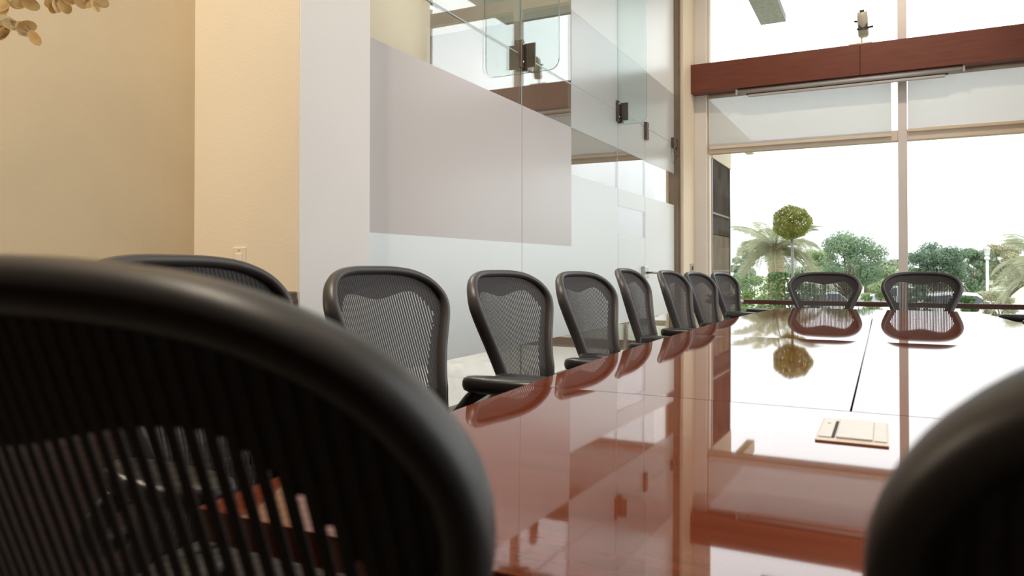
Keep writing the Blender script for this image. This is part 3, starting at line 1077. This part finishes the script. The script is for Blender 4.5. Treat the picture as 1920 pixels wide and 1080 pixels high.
# ------------------------------------------------------------------ side table with tray by the window
st = thing('side_table', (-1.62, 8.55, 0), 0, 'small round reddish wooden side table by the far window', 'table')
MB().lathe([(0.19, 0.635), (0.21, 0.645), (0.21, 0.67), (0.19, 0.68)], (0, 0, 0), 28).build('table_top', M['redwood'], st)
MB().lathe([(0.03, 0.03), (0.03, 0.635)], (0, 0, 0), 14).build('stem', M['steel'], st)
MB().lathe([(0.18, 0.0), (0.18, 0.015), (0.05, 0.03)], (0, 0, 0), 24).build('foot', M['steel'], st)
tr = thing('flower_tray', (-1.62, 8.55, 0.68), 0, 'shallow wooden tray of white and orange blossoms on the side table', 'tray')
MB().lathe([(0.15, 0.0), (0.20, 0.045), (0.19, 0.05), (0.14, 0.012)], (0, 0, 0), 24).build('tray', M['redwood'], tr)
for k in range(14):
    a = rnd.uniform(0, 2 * PI)
    r_ = rnd.uniform(0, 0.14)
    mb = MB()
    cx_, cy_ = r_ * math.cos(a), r_ * math.sin(a)
    for q in range(6):
        b_ = 2 * PI * q / 6
        mb.add([(cx_, cy_, 0.045), (cx_ + 0.035 * math.cos(b_ - .4), cy_ + 0.035 * math.sin(b_ - .4), 0.075), (cx_ + 0.045 * math.cos(b_), cy_ + 0.045 * math.sin(b_), 0.08), (cx_ + 0.035 * math.cos(b_ + .4), cy_ + 0.035 * math.sin(b_ + .4), 0.075)], [(0, 1, 2, 3)])
    mb.lathe([(0.012, 0.03), (0.014, 0.055), (0.006, 0.065)], (cx_, cy_, 0), 8)
    mb.build('blossom', M['orange'] if k % 4 == 0 else M['petal'], tr)

# ------------------------------------------------------------------ vase with dried pod branches
vs = thing('branch_vase', (-2.24, 0.66, 0.945), 0, 'tall ceramic vase of dried golden pod branches on the sideboard', 'vase')
MB().lathe([(0.07, 0.0), (0.11, 0.10), (0.10, 0.24), (0.05, 0.34), (0.06, 0.38), (0.045, 0.37)], (0, 0, 0), 24).build('vase', M['ceramic'], vs)


def pod_mesh():
    """a flat papery oval pod with a thin raised rim, lying in local XY, stalk at the origin"""
    mb = MB()
    N = 16
    ring = [(0.021 + 0.021 * math.cos(2 * PI * k / N), 0.0150 * math.sin(2 * PI * k / N)) for k in range(N)]
    inn = [(0.021 + 0.0185 * math.cos(2 * PI * k / N), 0.0128 * math.sin(2 * PI * k / N)) for k in range(N)]
    v = [(x, y, -0.0006) for x, y in ring] + [(x, y, 0.0006) for x, y in ring] + [(x, y, 0.0002) for x, y in inn]
    f = [list(range(N))[::-1], [2 * N + k for k in range(N)]]
    for k in range(N):
        k2 = (k + 1) % N
        f.append((k, k2, N + k2, N + k))
        f.append((N + k, N + k2, 2 * N + k2, 2 * N + k))
    mb.add(v, f)
    mb.tube([(-0.012, 0, 0), (0.002, 0, 0)], 0.0006, 4)
    return mb


base = Vector((-2.24, 0.66, 0.945))
VD = 2.05
branches = [
    [(-90, 130), (-40, 60), (0, 36), (30, 42), (50, 50), (62, 66)],
    [(-120, 120), (-60, 20), (0, -20), (50, -12), (66, 4)],
    [(-80, 0), (-10, -60), (60, -50), (100, -20), (140, -4), (180, -4)],
]
pods = {0: [(18, 44, 10), (36, 52, 60), (48, 48, -20), (8, 38, 200), (2, 60, 140), (62, 70, 60), (44, 56, 20), (0, 44, 170), (-6, 64, 150)],
        1: [(36, 2, 150), (2, 18, 100), (44, -6, 60), (0, 8, 120), (54, 6, 30), (28, 6, 190)],
        2: [(92, 2, 130), (104, 8, 80), (118, 10, 60), (128, -2, 10), (148, 4, 40), (164, 2, 90), (176, 8, 60), (186, 0, 20), (112, -2, 200), (142, -4, 160), (158, -6, 30), (98, 12, 120)]}
protos = {}
for bi, br in enumerate(branches):
    dd = VD + (bi - 1) * 0.06
    pts = [base + Vector((0.0, 0.0, 0.12)), base + Vector((0.0, 0.0, 0.36))]
    for px_, py_ in br:
        pts.append(ray(px_, py_, dd))
    wp = [p - base for p in pts]
    # smooth the chain
    fine = []
    for i in range(len(wp) - 1):
        p0 = wp[max(i - 1, 0)]
        p1, p2 = wp[i], wp[i + 1]
        p3 = wp[min(i + 2, len(wp) - 1)]
        for k in range(5):
            t = k / 5
            fine.append(0.5 * (2 * p1 + (p2 - p0) * t + (2 * p0 - 5 * p1 + 4 * p2 - p3) * t * t + (3 * p1 - p0 - 3 * p2 + p3) * t ** 3))
    fine.append(wp[-1])
    tw = MB().tube(fine, [0.0035 - 0.0025 * i / len(fine) for i in range(len(fine))], 6).build('branch', M['twig'], vs)
    for k, (px_, py_, ang) in enumerate(pods[bi]):
        key = 'gold_leaf' if (k + bi) % 3 else 'pale_leaf'
        if key not in protos:
            protos[key] = pod_mesh().build('pod', M[key], tw)
            o = protos[key]
        else:
            o = protos[key].copy()
            C.objects.link(o)
            o.parent = tw
        aw = YAW + R(33)
        right = Vector((math.cos(aw), math.sin(aw), 0))
        a_ = R(-ang + rnd.uniform(-15, 15))
        xa = (right * math.cos(a_) + Vector((0, 0, 1)) * math.sin(a_)).normalized()
        nrm = Vector((math.sin(aw), -math.cos(aw), 0)) + Vector((rnd.uniform(-.6, .6), rnd.uniform(-.6, .6), rnd.uniform(-.5, .5)))
        ya = nrm.cross(xa).normalized()
        za_ = xa.cross(ya).normalized()
        s_ = rnd.uniform(0.85, 1.15)
        p = ray(px_, py_, dd) - base
        o.matrix_local = Matrix.Translation(p - xa * 0.021 * s_) @ Matrix((xa, ya, za_)).transposed().to_4x4() @ Matrix.Scale(s_, 4)

# ------------------------------------------------------------------ outdoors
gd = MB()
prof = [(9.42, -0.06), (13.5, -0.08), (16.5, -0.35), (20.0, -1.05), (30, -1.25), (70, -1.4), (220, -1.4)]
NXG = 24
vv = []
for y, z in prof:
    for i in range(NXG + 1):
        x = -60 + 120 * i / NXG
        x = x * (1 if y < 30 else 2.2)
        vv.append((x, y, z + 0.05 * math.sin(x * 0.7 + y)))
ff = []
for a in range(len(prof) - 1):
    for i in range(NXG):
        ff.append((a * (NXG + 1) + i, a * (NXG + 1) + i + 1, (a + 1) * (NXG + 1) + i + 1, (a + 1) * (NXG + 1) + i))
gd.add(vv, ff, True)
struct(gd.build('ground', M['grass']))
pv = MB()
pv.add([(-40, 21.5, -1.03), (40, 21.5, -1.03), (40, 32, -1.19), (-40, 32, -1.19), (-40, 21.5, -1.3), (40, 21.5, -1.3), (40, 32, -1.4), (-40, 32, -1.4)], [(0, 1, 2, 3), (4, 7, 6, 5), (0, 4, 5, 1), (1, 5, 6, 2), (2, 6, 7, 3), (3, 7, 4, 0)])
struct(pv.build('pavement', M['asphalt']))


def gz(y):
    for (ya, za), (yb_, zb) in zip(prof, prof[1:]):
        if ya <= y <= yb_:
            return za + (zb - za) * (y - ya) / (yb_ - ya)
    return prof[-1][1]


def leaves(mb, n, fn, size, rs):
    for _ in range(n):
        p, nrm = fn(rs)
        d = Vector((rs.gauss(0, 1), rs.gauss(0, 1), rs.gauss(0, 1))).normalized()
        if nrm is not None:
            d = (nrm + d * 0.8).normalized()
        a = d.orthogonal().normalized()
        b = d.cross(a)
        an = rs.uniform(0, 2 * PI)
        u_ = a * math.cos(an) + b * math.sin(an)
        w_ = d.cross(u_)
        s_ = size * rs.uniform(0.6, 1.3)
        mb.quad(p - u_ * s_, p - w_ * s_ * 0.45, p + u_ * s_, p + w_ * s_ * 0.45)


def clump_fn(blobs):
    wts = [b[1] ** 2 for b in blobs]

    def fn(rs):
        c, r_, fl = rs.choices(blobs, wts)[0]
        v = Vector((rs.gauss(0, 1), rs.gauss(0, 1), rs.gauss(0, 1))).normalized()
        rr = r_ * (rs.random() ** 0.35)
        return Vector(c) + Vector((v.x * rr, v.y * rr, v.z * rr * fl)), v
    return fn


def tree(name, px_, d, wpx, top, bot, mk, label, nleaf, lsz, bark='bark', seed=1, group=None, nb=16):
    """crown placed from its plan position; width/height in metres follow from distance"""
    rs = random.Random(seed)
    p = ray(px_, 502, d)
    zg = gz(p.y)
    k = d / F
    ztop = CAM_H + (502 - top) * k
    zbot = CAM_H + (502 - bot) * k
    wm = wpx * k / 2
    t = thing(name, (p.x, p.y, zg), rs.uniform(0, 6), label, 'tree', group)
    hc_ = (ztop - zbot) / 2
    zc = (ztop + zbot) / 2 - zg
    blobs = []
    for i in range(nb):
        a = rs.uniform(0, 2 * PI)
        rr = math.sqrt(rs.random()) * wm * 0.72
        zz = rs.uniform(-0.62, 0.66) * hc_ * math.sqrt(max(0.05, 1 - (rr / wm) ** 2))
        blobs.append(((rr * math.cos(a), rr * math.sin(a), zc + zz), rs.uniform(0.22, 0.42) * min(wm, hc_ * 1.3), 0.75))
    mb = MB()
    leaves(mb, nleaf, clump_fn(blobs), lsz, rs)
    tag(mb.build('crown', M[mk], t), kind='stuff')
    tk = MB()
    tk.tube([(0, 0, -0.05), (0.03 * wm, 0, zc * 0.5), (0, 0.03, zc)], [0.06 * wm + 0.03, 0.05 * wm + 0.02, 0.03 * wm], 8)
    for b in blobs[:7]:
        c = Vector(b[0])
        tk.tube([(0, 0, max(0.1, zc * 0.5)), c * 0.55 + Vector((0, 0, zc * 0.25)), c], [0.03 * wm + .01, 0.02 * wm + .006, 0.006], 5)
    tk.build('trunk', M[bark], t)
    return t


# ball topiary
def topiary():
    d = 11.8
    p = ray(1485, 502, d)
    zg = gz(p.y)
    t = thing('topiary_tree', (p.x, p.y, zg), 0, 'round clipped yellow-green ball topiary tree outside the left window pane', 'tree')
    zc = CAM_H + (502 - 417) * d / F - zg
    rad = 0.285
    rs = random.Random(3)

    def fn(r_):
        v = Vector((r_.gauss(0, 1), r_.gauss(0, 1), r_.gauss(0, 1))).normalized()
        k = rad * (0.82 + 0.2 * r_.random()) * (1 + 0.06 * math.sin(5 * v.x + 3) * math.cos(6 * v.z))
        return Vector((v.x * k * 1.05, v.y * k * 1.05, zc + v.z * k * 0.95)), v
    mb = MB()
    leaves(mb, 6500, fn, 0.019, rs)
    tag(mb.build('crown', M['topiary'], t), kind='stuff')
    MB().tube([(0.05, 0, -0.03), (0.04, 0, 0.4), (0.015, 0, 0.8), (0, 0, zc - 0.15)], [0.032, 0.026, 0.022, 0.020], 8).build('trunk', M['pale_bark'], t)
    cr_ = MB()
    for k in range(6):
        a = k * 1.05
        cr_.tube([(0, 0, zc - 0.24), (0.12 * math.cos(a), 0.12 * math.sin(a), zc - 0.02)], [0.012, 0.005], 5)
    cr_.build('branches', M['pale_bark'], t)


topiary()


def frond_mesh(L, lift, droop, seed):
    rs = random.Random(seed)
    mb = MB()
    N = 16
    pts = []
    for i in range(N + 1):
        s_ = i / N
        pts.append(Vector((L * (s_ * 0.92 - 0.06 * s_ * s_), 0, L * (lift * s_ - droop * s_ * s_))))
    mb.tube(pts, [0.018 * (1 - 0.85 * i / N) + 0.002 for i in range(N + 1)], 4)
    for i in range(2, N * 4):
        s_ = i / (N * 4)
        k = int(s_ * N)
        p = pts[k].lerp(pts[min(k + 1, N)], s_ * N - k)
        ln = L * 0.27 * math.sin(PI * min(1, 0.18 + s_ * 0.85)) + 0.03
        for sg in (-1, 1):
            dirv = Vector((0.62, sg * 0.75, 0.12 + rs.uniform(-.12, .1) - 0.25)).normalized()
            tip = p + dirv * ln * rs.uniform(.85, 1.1)
            wv = Vector((0, 0, 0.007)) + Vector((0.008, 0, 0))
            mb.quad(p - wv * .6, p.lerp(tip, .5) - wv + Vector((0, 0, .01)), tip, p.lerp(tip, .5) + wv + Vector((0, 0, .01)))
    return mb


def palm(px_, d, ycen, Lpx, label, nf, seed):
    rs = random.Random(seed)
    p = ray(px_, 502, d)
    zg = gz(p.y)
    zc = CAM_H + (502 - ycen) * d / F - zg
    L = Lpx * d / F
    t = thing('palm_tree', (p.x, p.y, zg), 0, label, 'tree', 'palm trees outside the window')
    tk = MB()
    prof_ = []
    nr = 14
    for i in range(nr + 1):
        z = -0.05 + (zc + 0.05) * i / nr
        r_ = 0.16 + 0.05 * (1 - i / nr)
        prof_ += [(r_ * 1.12, z), (r_ * 0.92, z + zc / nr * 0.6)]
    tk.lathe(prof_, (0, 0, 0), 14)
    tk.build('trunk', M['palm_trunk'], t)
    pr = []
    for q in range(4):
        pr.append((frond_mesh(L, [0.95, 0.70, 0.42, 0.15][q], [0.60, 0.85, 0.95, 0.95][q], q + seed)))
    first = {}
    for i in range(nf):
        q = i % 4
        if q not in first:
            o = pr[q].build('frond', M['palm'], t)
            first[q] = o
        else:
            o = first[q].copy()
            C.objects.link(o)
            o.parent = t
        o.location = (0, 0, zc - 0.05 + 0.05 * (3 - q))
        o.rotation_euler = (rs.uniform(-.3, .3), rs.uniform(-.12, .12), 2 * PI * i / nf * 2.618 + rs.uniform(-.3, .3))
        s_ = rs.uniform(.85, 1.12)
        o.scale = (s_, s_, s_)


palm(1455, 17.5, 468, 100, 'feathery pale palm tree behind the ball topiary', 40, 11)
palm(1975, 16.2, 500, 120, 'pale palm tree at the right edge with only frond tips in view', 34, 21)
GT = 'trees beyond the window'
tree('acacia_tree', 1592, 27, 130, 422, 562, 'acacia', 'broad green tree right of the ball topiary and left of the mullion', 15000, 0.045, seed=2, group=GT, nb=26)
tree('acacia_tree', 1545, 32, 80, 455, 545, 'bright_tree', 'small bright green tree between the topiary and the broad green tree', 7500, 0.045, seed=5, group=GT)
tree('acacia_tree', 1758, 26, 118, 441, 562, 'acacia_dark', 'dark green round tree just right of the window mullion', 14000, 0.045, seed=4, group=GT, nb=24)
tree('acacia_tree', 1822, 30, 80, 450, 562, 'acacia', 'mid green tree behind the lamp post', 8000, 0.05, seed=8, group=GT)
tree('acacia_tree', 1893, 30, 110, 438, 562, 'olive_tree', 'pale olive tree right of the lamp post', 8000, 0.05, seed=9, group=GT)
tree('acacia_tree', 1398, 26, 70, 455, 565, 'acacia', 'grey-green tree at the left edge of the window behind the palm', 8000, 0.045, seed=10, group=GT)
tree('acacia_tree', 1655, 38, 90, 492, 548, 'bright_tree', 'low bright green tree just left of the mullion', 4000, 0.07, seed=12, group=GT)
tree('distant_tree', 1625, 70, 150, 478, 525, 'hazed_tree', 'pale distant tree on the skyline left of the mullion', 3500, 0.16, seed=13, group='distant trees')
tree('distant_tree', 1730, 75, 160, 482, 525, 'hazed_tree', 'pale distant tree on the skyline hidden behind the dark round tree', 3500, 0.16, seed=14, group='distant trees')
tree('distant_tree', 1500, 72, 160, 482, 525, 'hazed_tree', 'pale distant tree on the skyline behind the palm', 3500, 0.16, seed=15, group='distant trees')
tree('distant_tree', 1850, 75, 170, 478, 525, 'hazed_tree', 'pale distant tree on the skyline behind the lamp post', 3500, 0.16, seed=16, group='distant trees')

# trees seen in the glass partition's mirror image stand right of the view
tree('acacia_tree', 2150, 22, 200, 420, 545, 'acacia', 'large green tree outside beyond the right end of the window', 5000, 0.07, seed=31, group=GT)


def hedge_box(px_, d, wpx, top, label, mk, n, seed, depth=0.5):
    rs = random.Random(seed)
    p = ray(px_, 502, d)
    zg = gz(p.y)
    k = d / F
    hh = CAM_H + (502 - top) * k - zg
    wm = wpx * k / 2
    t = thing('hedge', (p.x, p.y, zg), YAW, label, 'hedge')

    def fn(r_):
        f_ = r_.choice('xxyyyz')
        u_, v_, s_ = r_.uniform(-1, 1), r_.uniform(-1, 1), r_.choice((-1, 1))
        j = r_.uniform(0.94, 1.02)
        if f_ == 'x':
            return Vector((s_ * wm * j, u_ * depth / 2, hh * (v_ + 1) / 2)), Vector((s_, 0, 0))
        if f_ == 'y':
            return Vector((u_ * wm, s_ * depth / 2 * j, hh * (v_ + 1) / 2)), Vector((0, s_, 0))
        return Vector((u_ * wm, v_ * depth / 2, hh * j)), Vector((0, 0, 1))
    mb = MB()
    leaves(mb, n, fn, 0.028, rs)
    tag(mb.build('foliage', M[mk], t), kind='stuff')
    tk = MB()
    for i in range(3):
        x = (i - 1) * wm * 0.5
        tk.tube([(x, 0, -0.03), (x * 1.1, 0, hh * 0.5), (x * 1.2, 0.02, hh * 0.9)], [0.02, 0.015, 0.006], 6)
    tk.build('stems', M['bark'], t)


hedge_box(1472, 12.3, 46, 513, 'dark clipped box hedge below the ball topiary', 'hedge', 2200, 41)
SHR = [(1385, 19, 60, 520, 'blade', 'low rounded shrub at the left window edge'), (1440, 20, 60, 515, 'bright_tree', 'low rounded shrub behind the palm trunk'),
       (1530, 19.5, 90, 512, 'acacia', 'low rounded shrub behind the left hand far chair'), (1640, 19, 70, 508, 'bright_tree', 'low rounded shrub between the far chairs'),
       (1715, 20, 80, 518, 'acacia_dark', 'low rounded shrub behind the right hand far chair'), (1815, 18.6, 46, 528, 'hedge', 'low dark shrub in front of the dark round tree'),
       (1880, 19.5, 90, 515, 'olive_tree', 'low pale shrub at the foot of the lamp post'), (1590, 46, 200, 503, 'acacia_dark', 'long low thicket under the broad green tree'), (1800, 47, 260, 503, 'acacia', 'long low thicket behind the lamp post')]
for k_, (a_, d_, w_, t_, m_, l_) in enumerate(SHR):
    tree('shrub', a_, d_, w_, t_, 502 + (CAM_H - gz(ray(a_, 502, d_).y)) * F / d_ - 2, m_, l_, 5000, 0.035, seed=70 + k_, group='shrubs beyond the window')
hedge_box(1415, 16, 90, 520, 'low light green hedge under the palm fronds', 'blade', 2500, 42)


def strappy(px_, d, wpx, hpx, label, mk, n, seed, flowers=0, name='strappy_plant'):
    rs = random.Random(seed)
    p = ray(px_, 502, d)
    zg = gz(p.y)
    k = d / F
    wm, hm = wpx * k / 2, hpx * k
    t = thing(name, (p.x, p.y, zg), 0, label, 'plant', 'clumps of planting outside the window')
    mb = MB()
    for i in range(n):
        a = rs.uniform(0, 2 * PI)
        b0 = Vector((rs.uniform(-.5, .5) * wm, rs.uniform(-.5, .5) * wm, -0.02))
        out = rs.uniform(.2, 1) * wm * 0.6
        h = hm * rs.uniform(.6, 1.1)
        w_ = 0.012
        side = Vector((-math.sin(a), math.cos(a), 0)) * w_
        mid = b0 + Vector((math.cos(a) * out * .4, math.sin(a) * out * .4, h * .75))
        tip = b0 + Vector((math.cos(a) * out, math.sin(a) * out, h))
        mb.add([b0 - side, b0 + side, mid + side, mid - side, tip], [(0, 1, 2, 3), (3, 2, 4)])
    tag(mb.build('leaves', M[mk], t), kind='stuff')
    if flowers:
        fm = MB()
        for i in range(flowers):
            a = rs.uniform(0, 2 * PI)
            r_ = rs.uniform(.2, 1) * wm
            c = Vector((r_ * math.cos(a), r_ * math.sin(a), hm * rs.uniform(.75, 1.15)))
            for q in range(5):
                b_ = 2 * PI * q / 5
                fm.add([c, c + Vector((.03 * math.cos(b_ - .5), .03 * math.sin(b_ - .5), .012)), c + Vector((.045 * math.cos(b_), .045 * math.sin(b_), .015)), c + Vector((.03 * math.cos(b_ + .5), .03 * math.sin(b_ + .5), .012))], [(0, 1, 2, 3)])
        tag(fm.build('flowers', M['petal'], t), kind='stuff')


strappy(1622, 15, 55, 60, 'dark strappy leaved plant between the two far chairs', 'blade_dark', 130, 51)
strappy(1842, 15, 50, 50, 'dark strappy leaved plant beside the white car, right of the far chairs', 'blade_dark', 130, 52)
strappy(1400, 14, 60, 50, 'white flowering bush behind the last left row chair', 'blade', 160, 53, 26, 'flowering_bush')
strappy(1430, 14.6, 60, 45, 'white flowering bush under the palm', 'blade', 160, 54, 20, 'flowering_bush')
strappy(1868, 15.5, 70, 60, 'white flowering bush at the foot of the lamp post', 'blade', 160, 55, 30, 'flowering_bush')
strappy(1890, 12.2, 60, 42, 'bright green leafy plant low at the right end of the window', 'blade', 160, 56)
strappy(1650, 13, 60, 44, 'green strappy leaved plant just left of the second far chair', 'blade', 120, 57)
strappy(1560, 13, 60, 40, 'green leafy plant behind the first far chair', 'blade', 120, 58)
strappy(1910, 18, 90, 70, 'pale bushy planting under the right edge palm', 'blade', 160, 59, 12, 'flowering_bush')
strappy(1830, 11.6, 70, 24, 'low grass tuft below the sill rail right of the far chairs', 'blade', 150, 60, 0, 'grass_tuft')
strappy(1470, 11.2, 80, 22, 'low grass tuft below the sill rail under the topiary', 'blade', 150, 61, 0, 'grass_tuft')
strappy(1400, 11.4, 60, 22, 'low grass tuft below the sill rail behind the left row', 'blade', 150, 62, 0, 'grass_tuft')


# parked cars
def car(px_, d, rot, paint, label):
    p = ray(px_, 502, d)
    t = thing('car', (p.x, p.y, gz(p.y) + 0.02), R(rot), label, 'car', 'parked cars beyond the window')
    side = [(-2.1, .35), (-2.15, .62), (-2.05, .88), (-1.75, .95), (-1.35, 1.02), (-0.85, 1.40), (-0.3, 1.46), (0.45, 1.44), (1.0, 1.05), (1.75, .93), (2.1, .78), (2.15, .5), (2.1, .32)]
    mb = MB()
    n = len(side)
    secs = [(-.84, .96), (-.70, 1.0), (.70, 1.0), (.84, .96)]
    vv = []
    for yy, s_ in secs:
        for x, z in side:
            yk_ = yy * (1 - 0.22 * max(0, z - .95) / .5)
            vv.append((x * s_, yk_, z if abs(yy) < .8 else .32 + (z - .32) * .97))
    ff = [list(range(n))[::-1], [3 * n + i for i in range(n)]]
    for a in range(3):
        for i in range(n):
            j = (i + 1) % n
            ff.append((a * n + i, a * n + j, (a + 1) * n + j, (a + 1) * n + i))
    mb.add(vv, ff)
    mb.build('body', M[paint], t, fixn=True)
    gl = MB()
    for s_ in (-1, 1):
        y_ = lambda z: s_ * (.845 * (1 - 0.22 * max(0, z - .95) / .5) + .012)
        for quad in (((-1.2, 1.02), (-.82, 1.33), (-.25, 1.38), (-.25, 1.02)), ((-.18, 1.02), (-.18, 1.38), (.42, 1.36), (.88, 1.02))):
            gl.add([(x, y_(z), z) for x, z in quad] + [(x, y_(z) - s_ * .03, z) for x, z in quad], [(0, 1, 2, 3), (7, 6, 5, 4)])
    gl.add([(.52, -.58, 1.425), (.52, .58, 1.425), (.99, .66, 1.075), (.99, -.66, 1.075)], [(0, 1, 2, 3)])
    gl.add([(-.91, -.58, 1.375), (-.91, .58, 1.375), (-1.33, .66, 1.055), (-1.33, -.66, 1.055)], [(3, 2, 1, 0)])
    gl.build('windows', M['car_glass'], t)
    for sx_ in (-1.3, 1.3):
        for s_ in (-.80, .80):
            wmb = MB()
            wmb.lathe([(.32, -.10), (.34, -.06), (.34, .06), (.32, .10), (.20, .085)], (sx_, s_, .33), 18, 'y')
            wmb.build('wheel', M['tyre'], t)


car(1790, 22.5, 8, 'car_white', 'white car parked behind the right hand far chair')
car(1520, 22.8, 60, 'car_white', 'white car parked behind the left hand far chair')
car(1690, 34, 4, 'car_silver', 'silver car parked further back near the mullion')
# lamp post
lpp = ray(1851, 502, 24)
lz = gz(lpp.y)
lt = thing('lamp_post', (lpp.x, lpp.y, lz), 0, 'slim white lamp post standing among the trees on the right', 'lamp post')
zt = CAM_H + (502 - 488) * 24 / F - lz
MB().tube([(0, 0, 0), (0, 0, zt)], [0.05, 0.04], 10).build('post', M['lamp_post'], lt)
MB().lathe([(0.04, zt), (0.08, zt + 0.03), (0.08, zt + 0.10), (0.045, zt + 0.13)], (0, 0, 0), 14).build('collar', M['lamp_post'], lt)
MB().lathe([(0.05, zt + 0.13), (0.075, zt + 0.18), (0.085, zt + 0.36), (0.12, zt + 0.39), (0.03, zt + 0.45)], (0, 0, 0), 14).build('lantern', M['lamp_post'], lt)

# the room mirrored in the left window end, built as coloured panels outside
cn = thing('window_reflection', (-2.0, 9.5, 0), 0, 'beige and brown panels standing in for the room reflected in the left window end', 'reflection stand-in')
bx('reflection_panel', M['refl_dark'], -0.04, 0.04, 0.05, 1.25, 1.48, 2.45, cn)
bx('reflection_panel', M['refl_mid'], -0.04, 0.04, 0.05, 1.25, -0.05, 1.47, cn)
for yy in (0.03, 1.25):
    bx('post', M['refl_frame'], -0.05, 0.05, yy - 0.03, yy + 0.03, -0.05, 2.45, cn)
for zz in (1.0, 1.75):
    bx('reflection_bar', M['refl_frame'], -0.045, 0.045, 0.06, 1.22, zz - 0.012, zz + 0.012, cn)
bx('reflection_block', M['beige_reflection'], -0.06, 0.06, 0.0, 1.28, 2.45, 3.15, cn)
bx('beam', M['beige_reflection'], -0.06, 0.06, 1.28, 3.4, 2.96, 3.15, cn)
cs_ = thing('concrete_soffit', (-1.59, 10.95, 4.98), 0, 'grey concrete soffit slab high outside above the left pane', 'soffit')
for k in range(2):
    y0 = -1.4 + k * 1.43
    bx('slab', M['concrete'], -0.165, 0.22, y0, y0 + 1.42, 0.0, 0.12, cs_, 0.005)
MB().tube([(0, -1.2, 0.10), (0, -1.2, CEIL - 4.9)], 0.02, 6).tube([(0, 1.2, 0.10), (0, 1.2, CEIL - 4.9)], 0.02, 6).build('hanger', M['steel'], cs_)
struct(bx('roof', M['concrete'], -3.0, RX + 0.3, -3.4, 12.6, CEIL + 0.16, CEIL + 0.4))
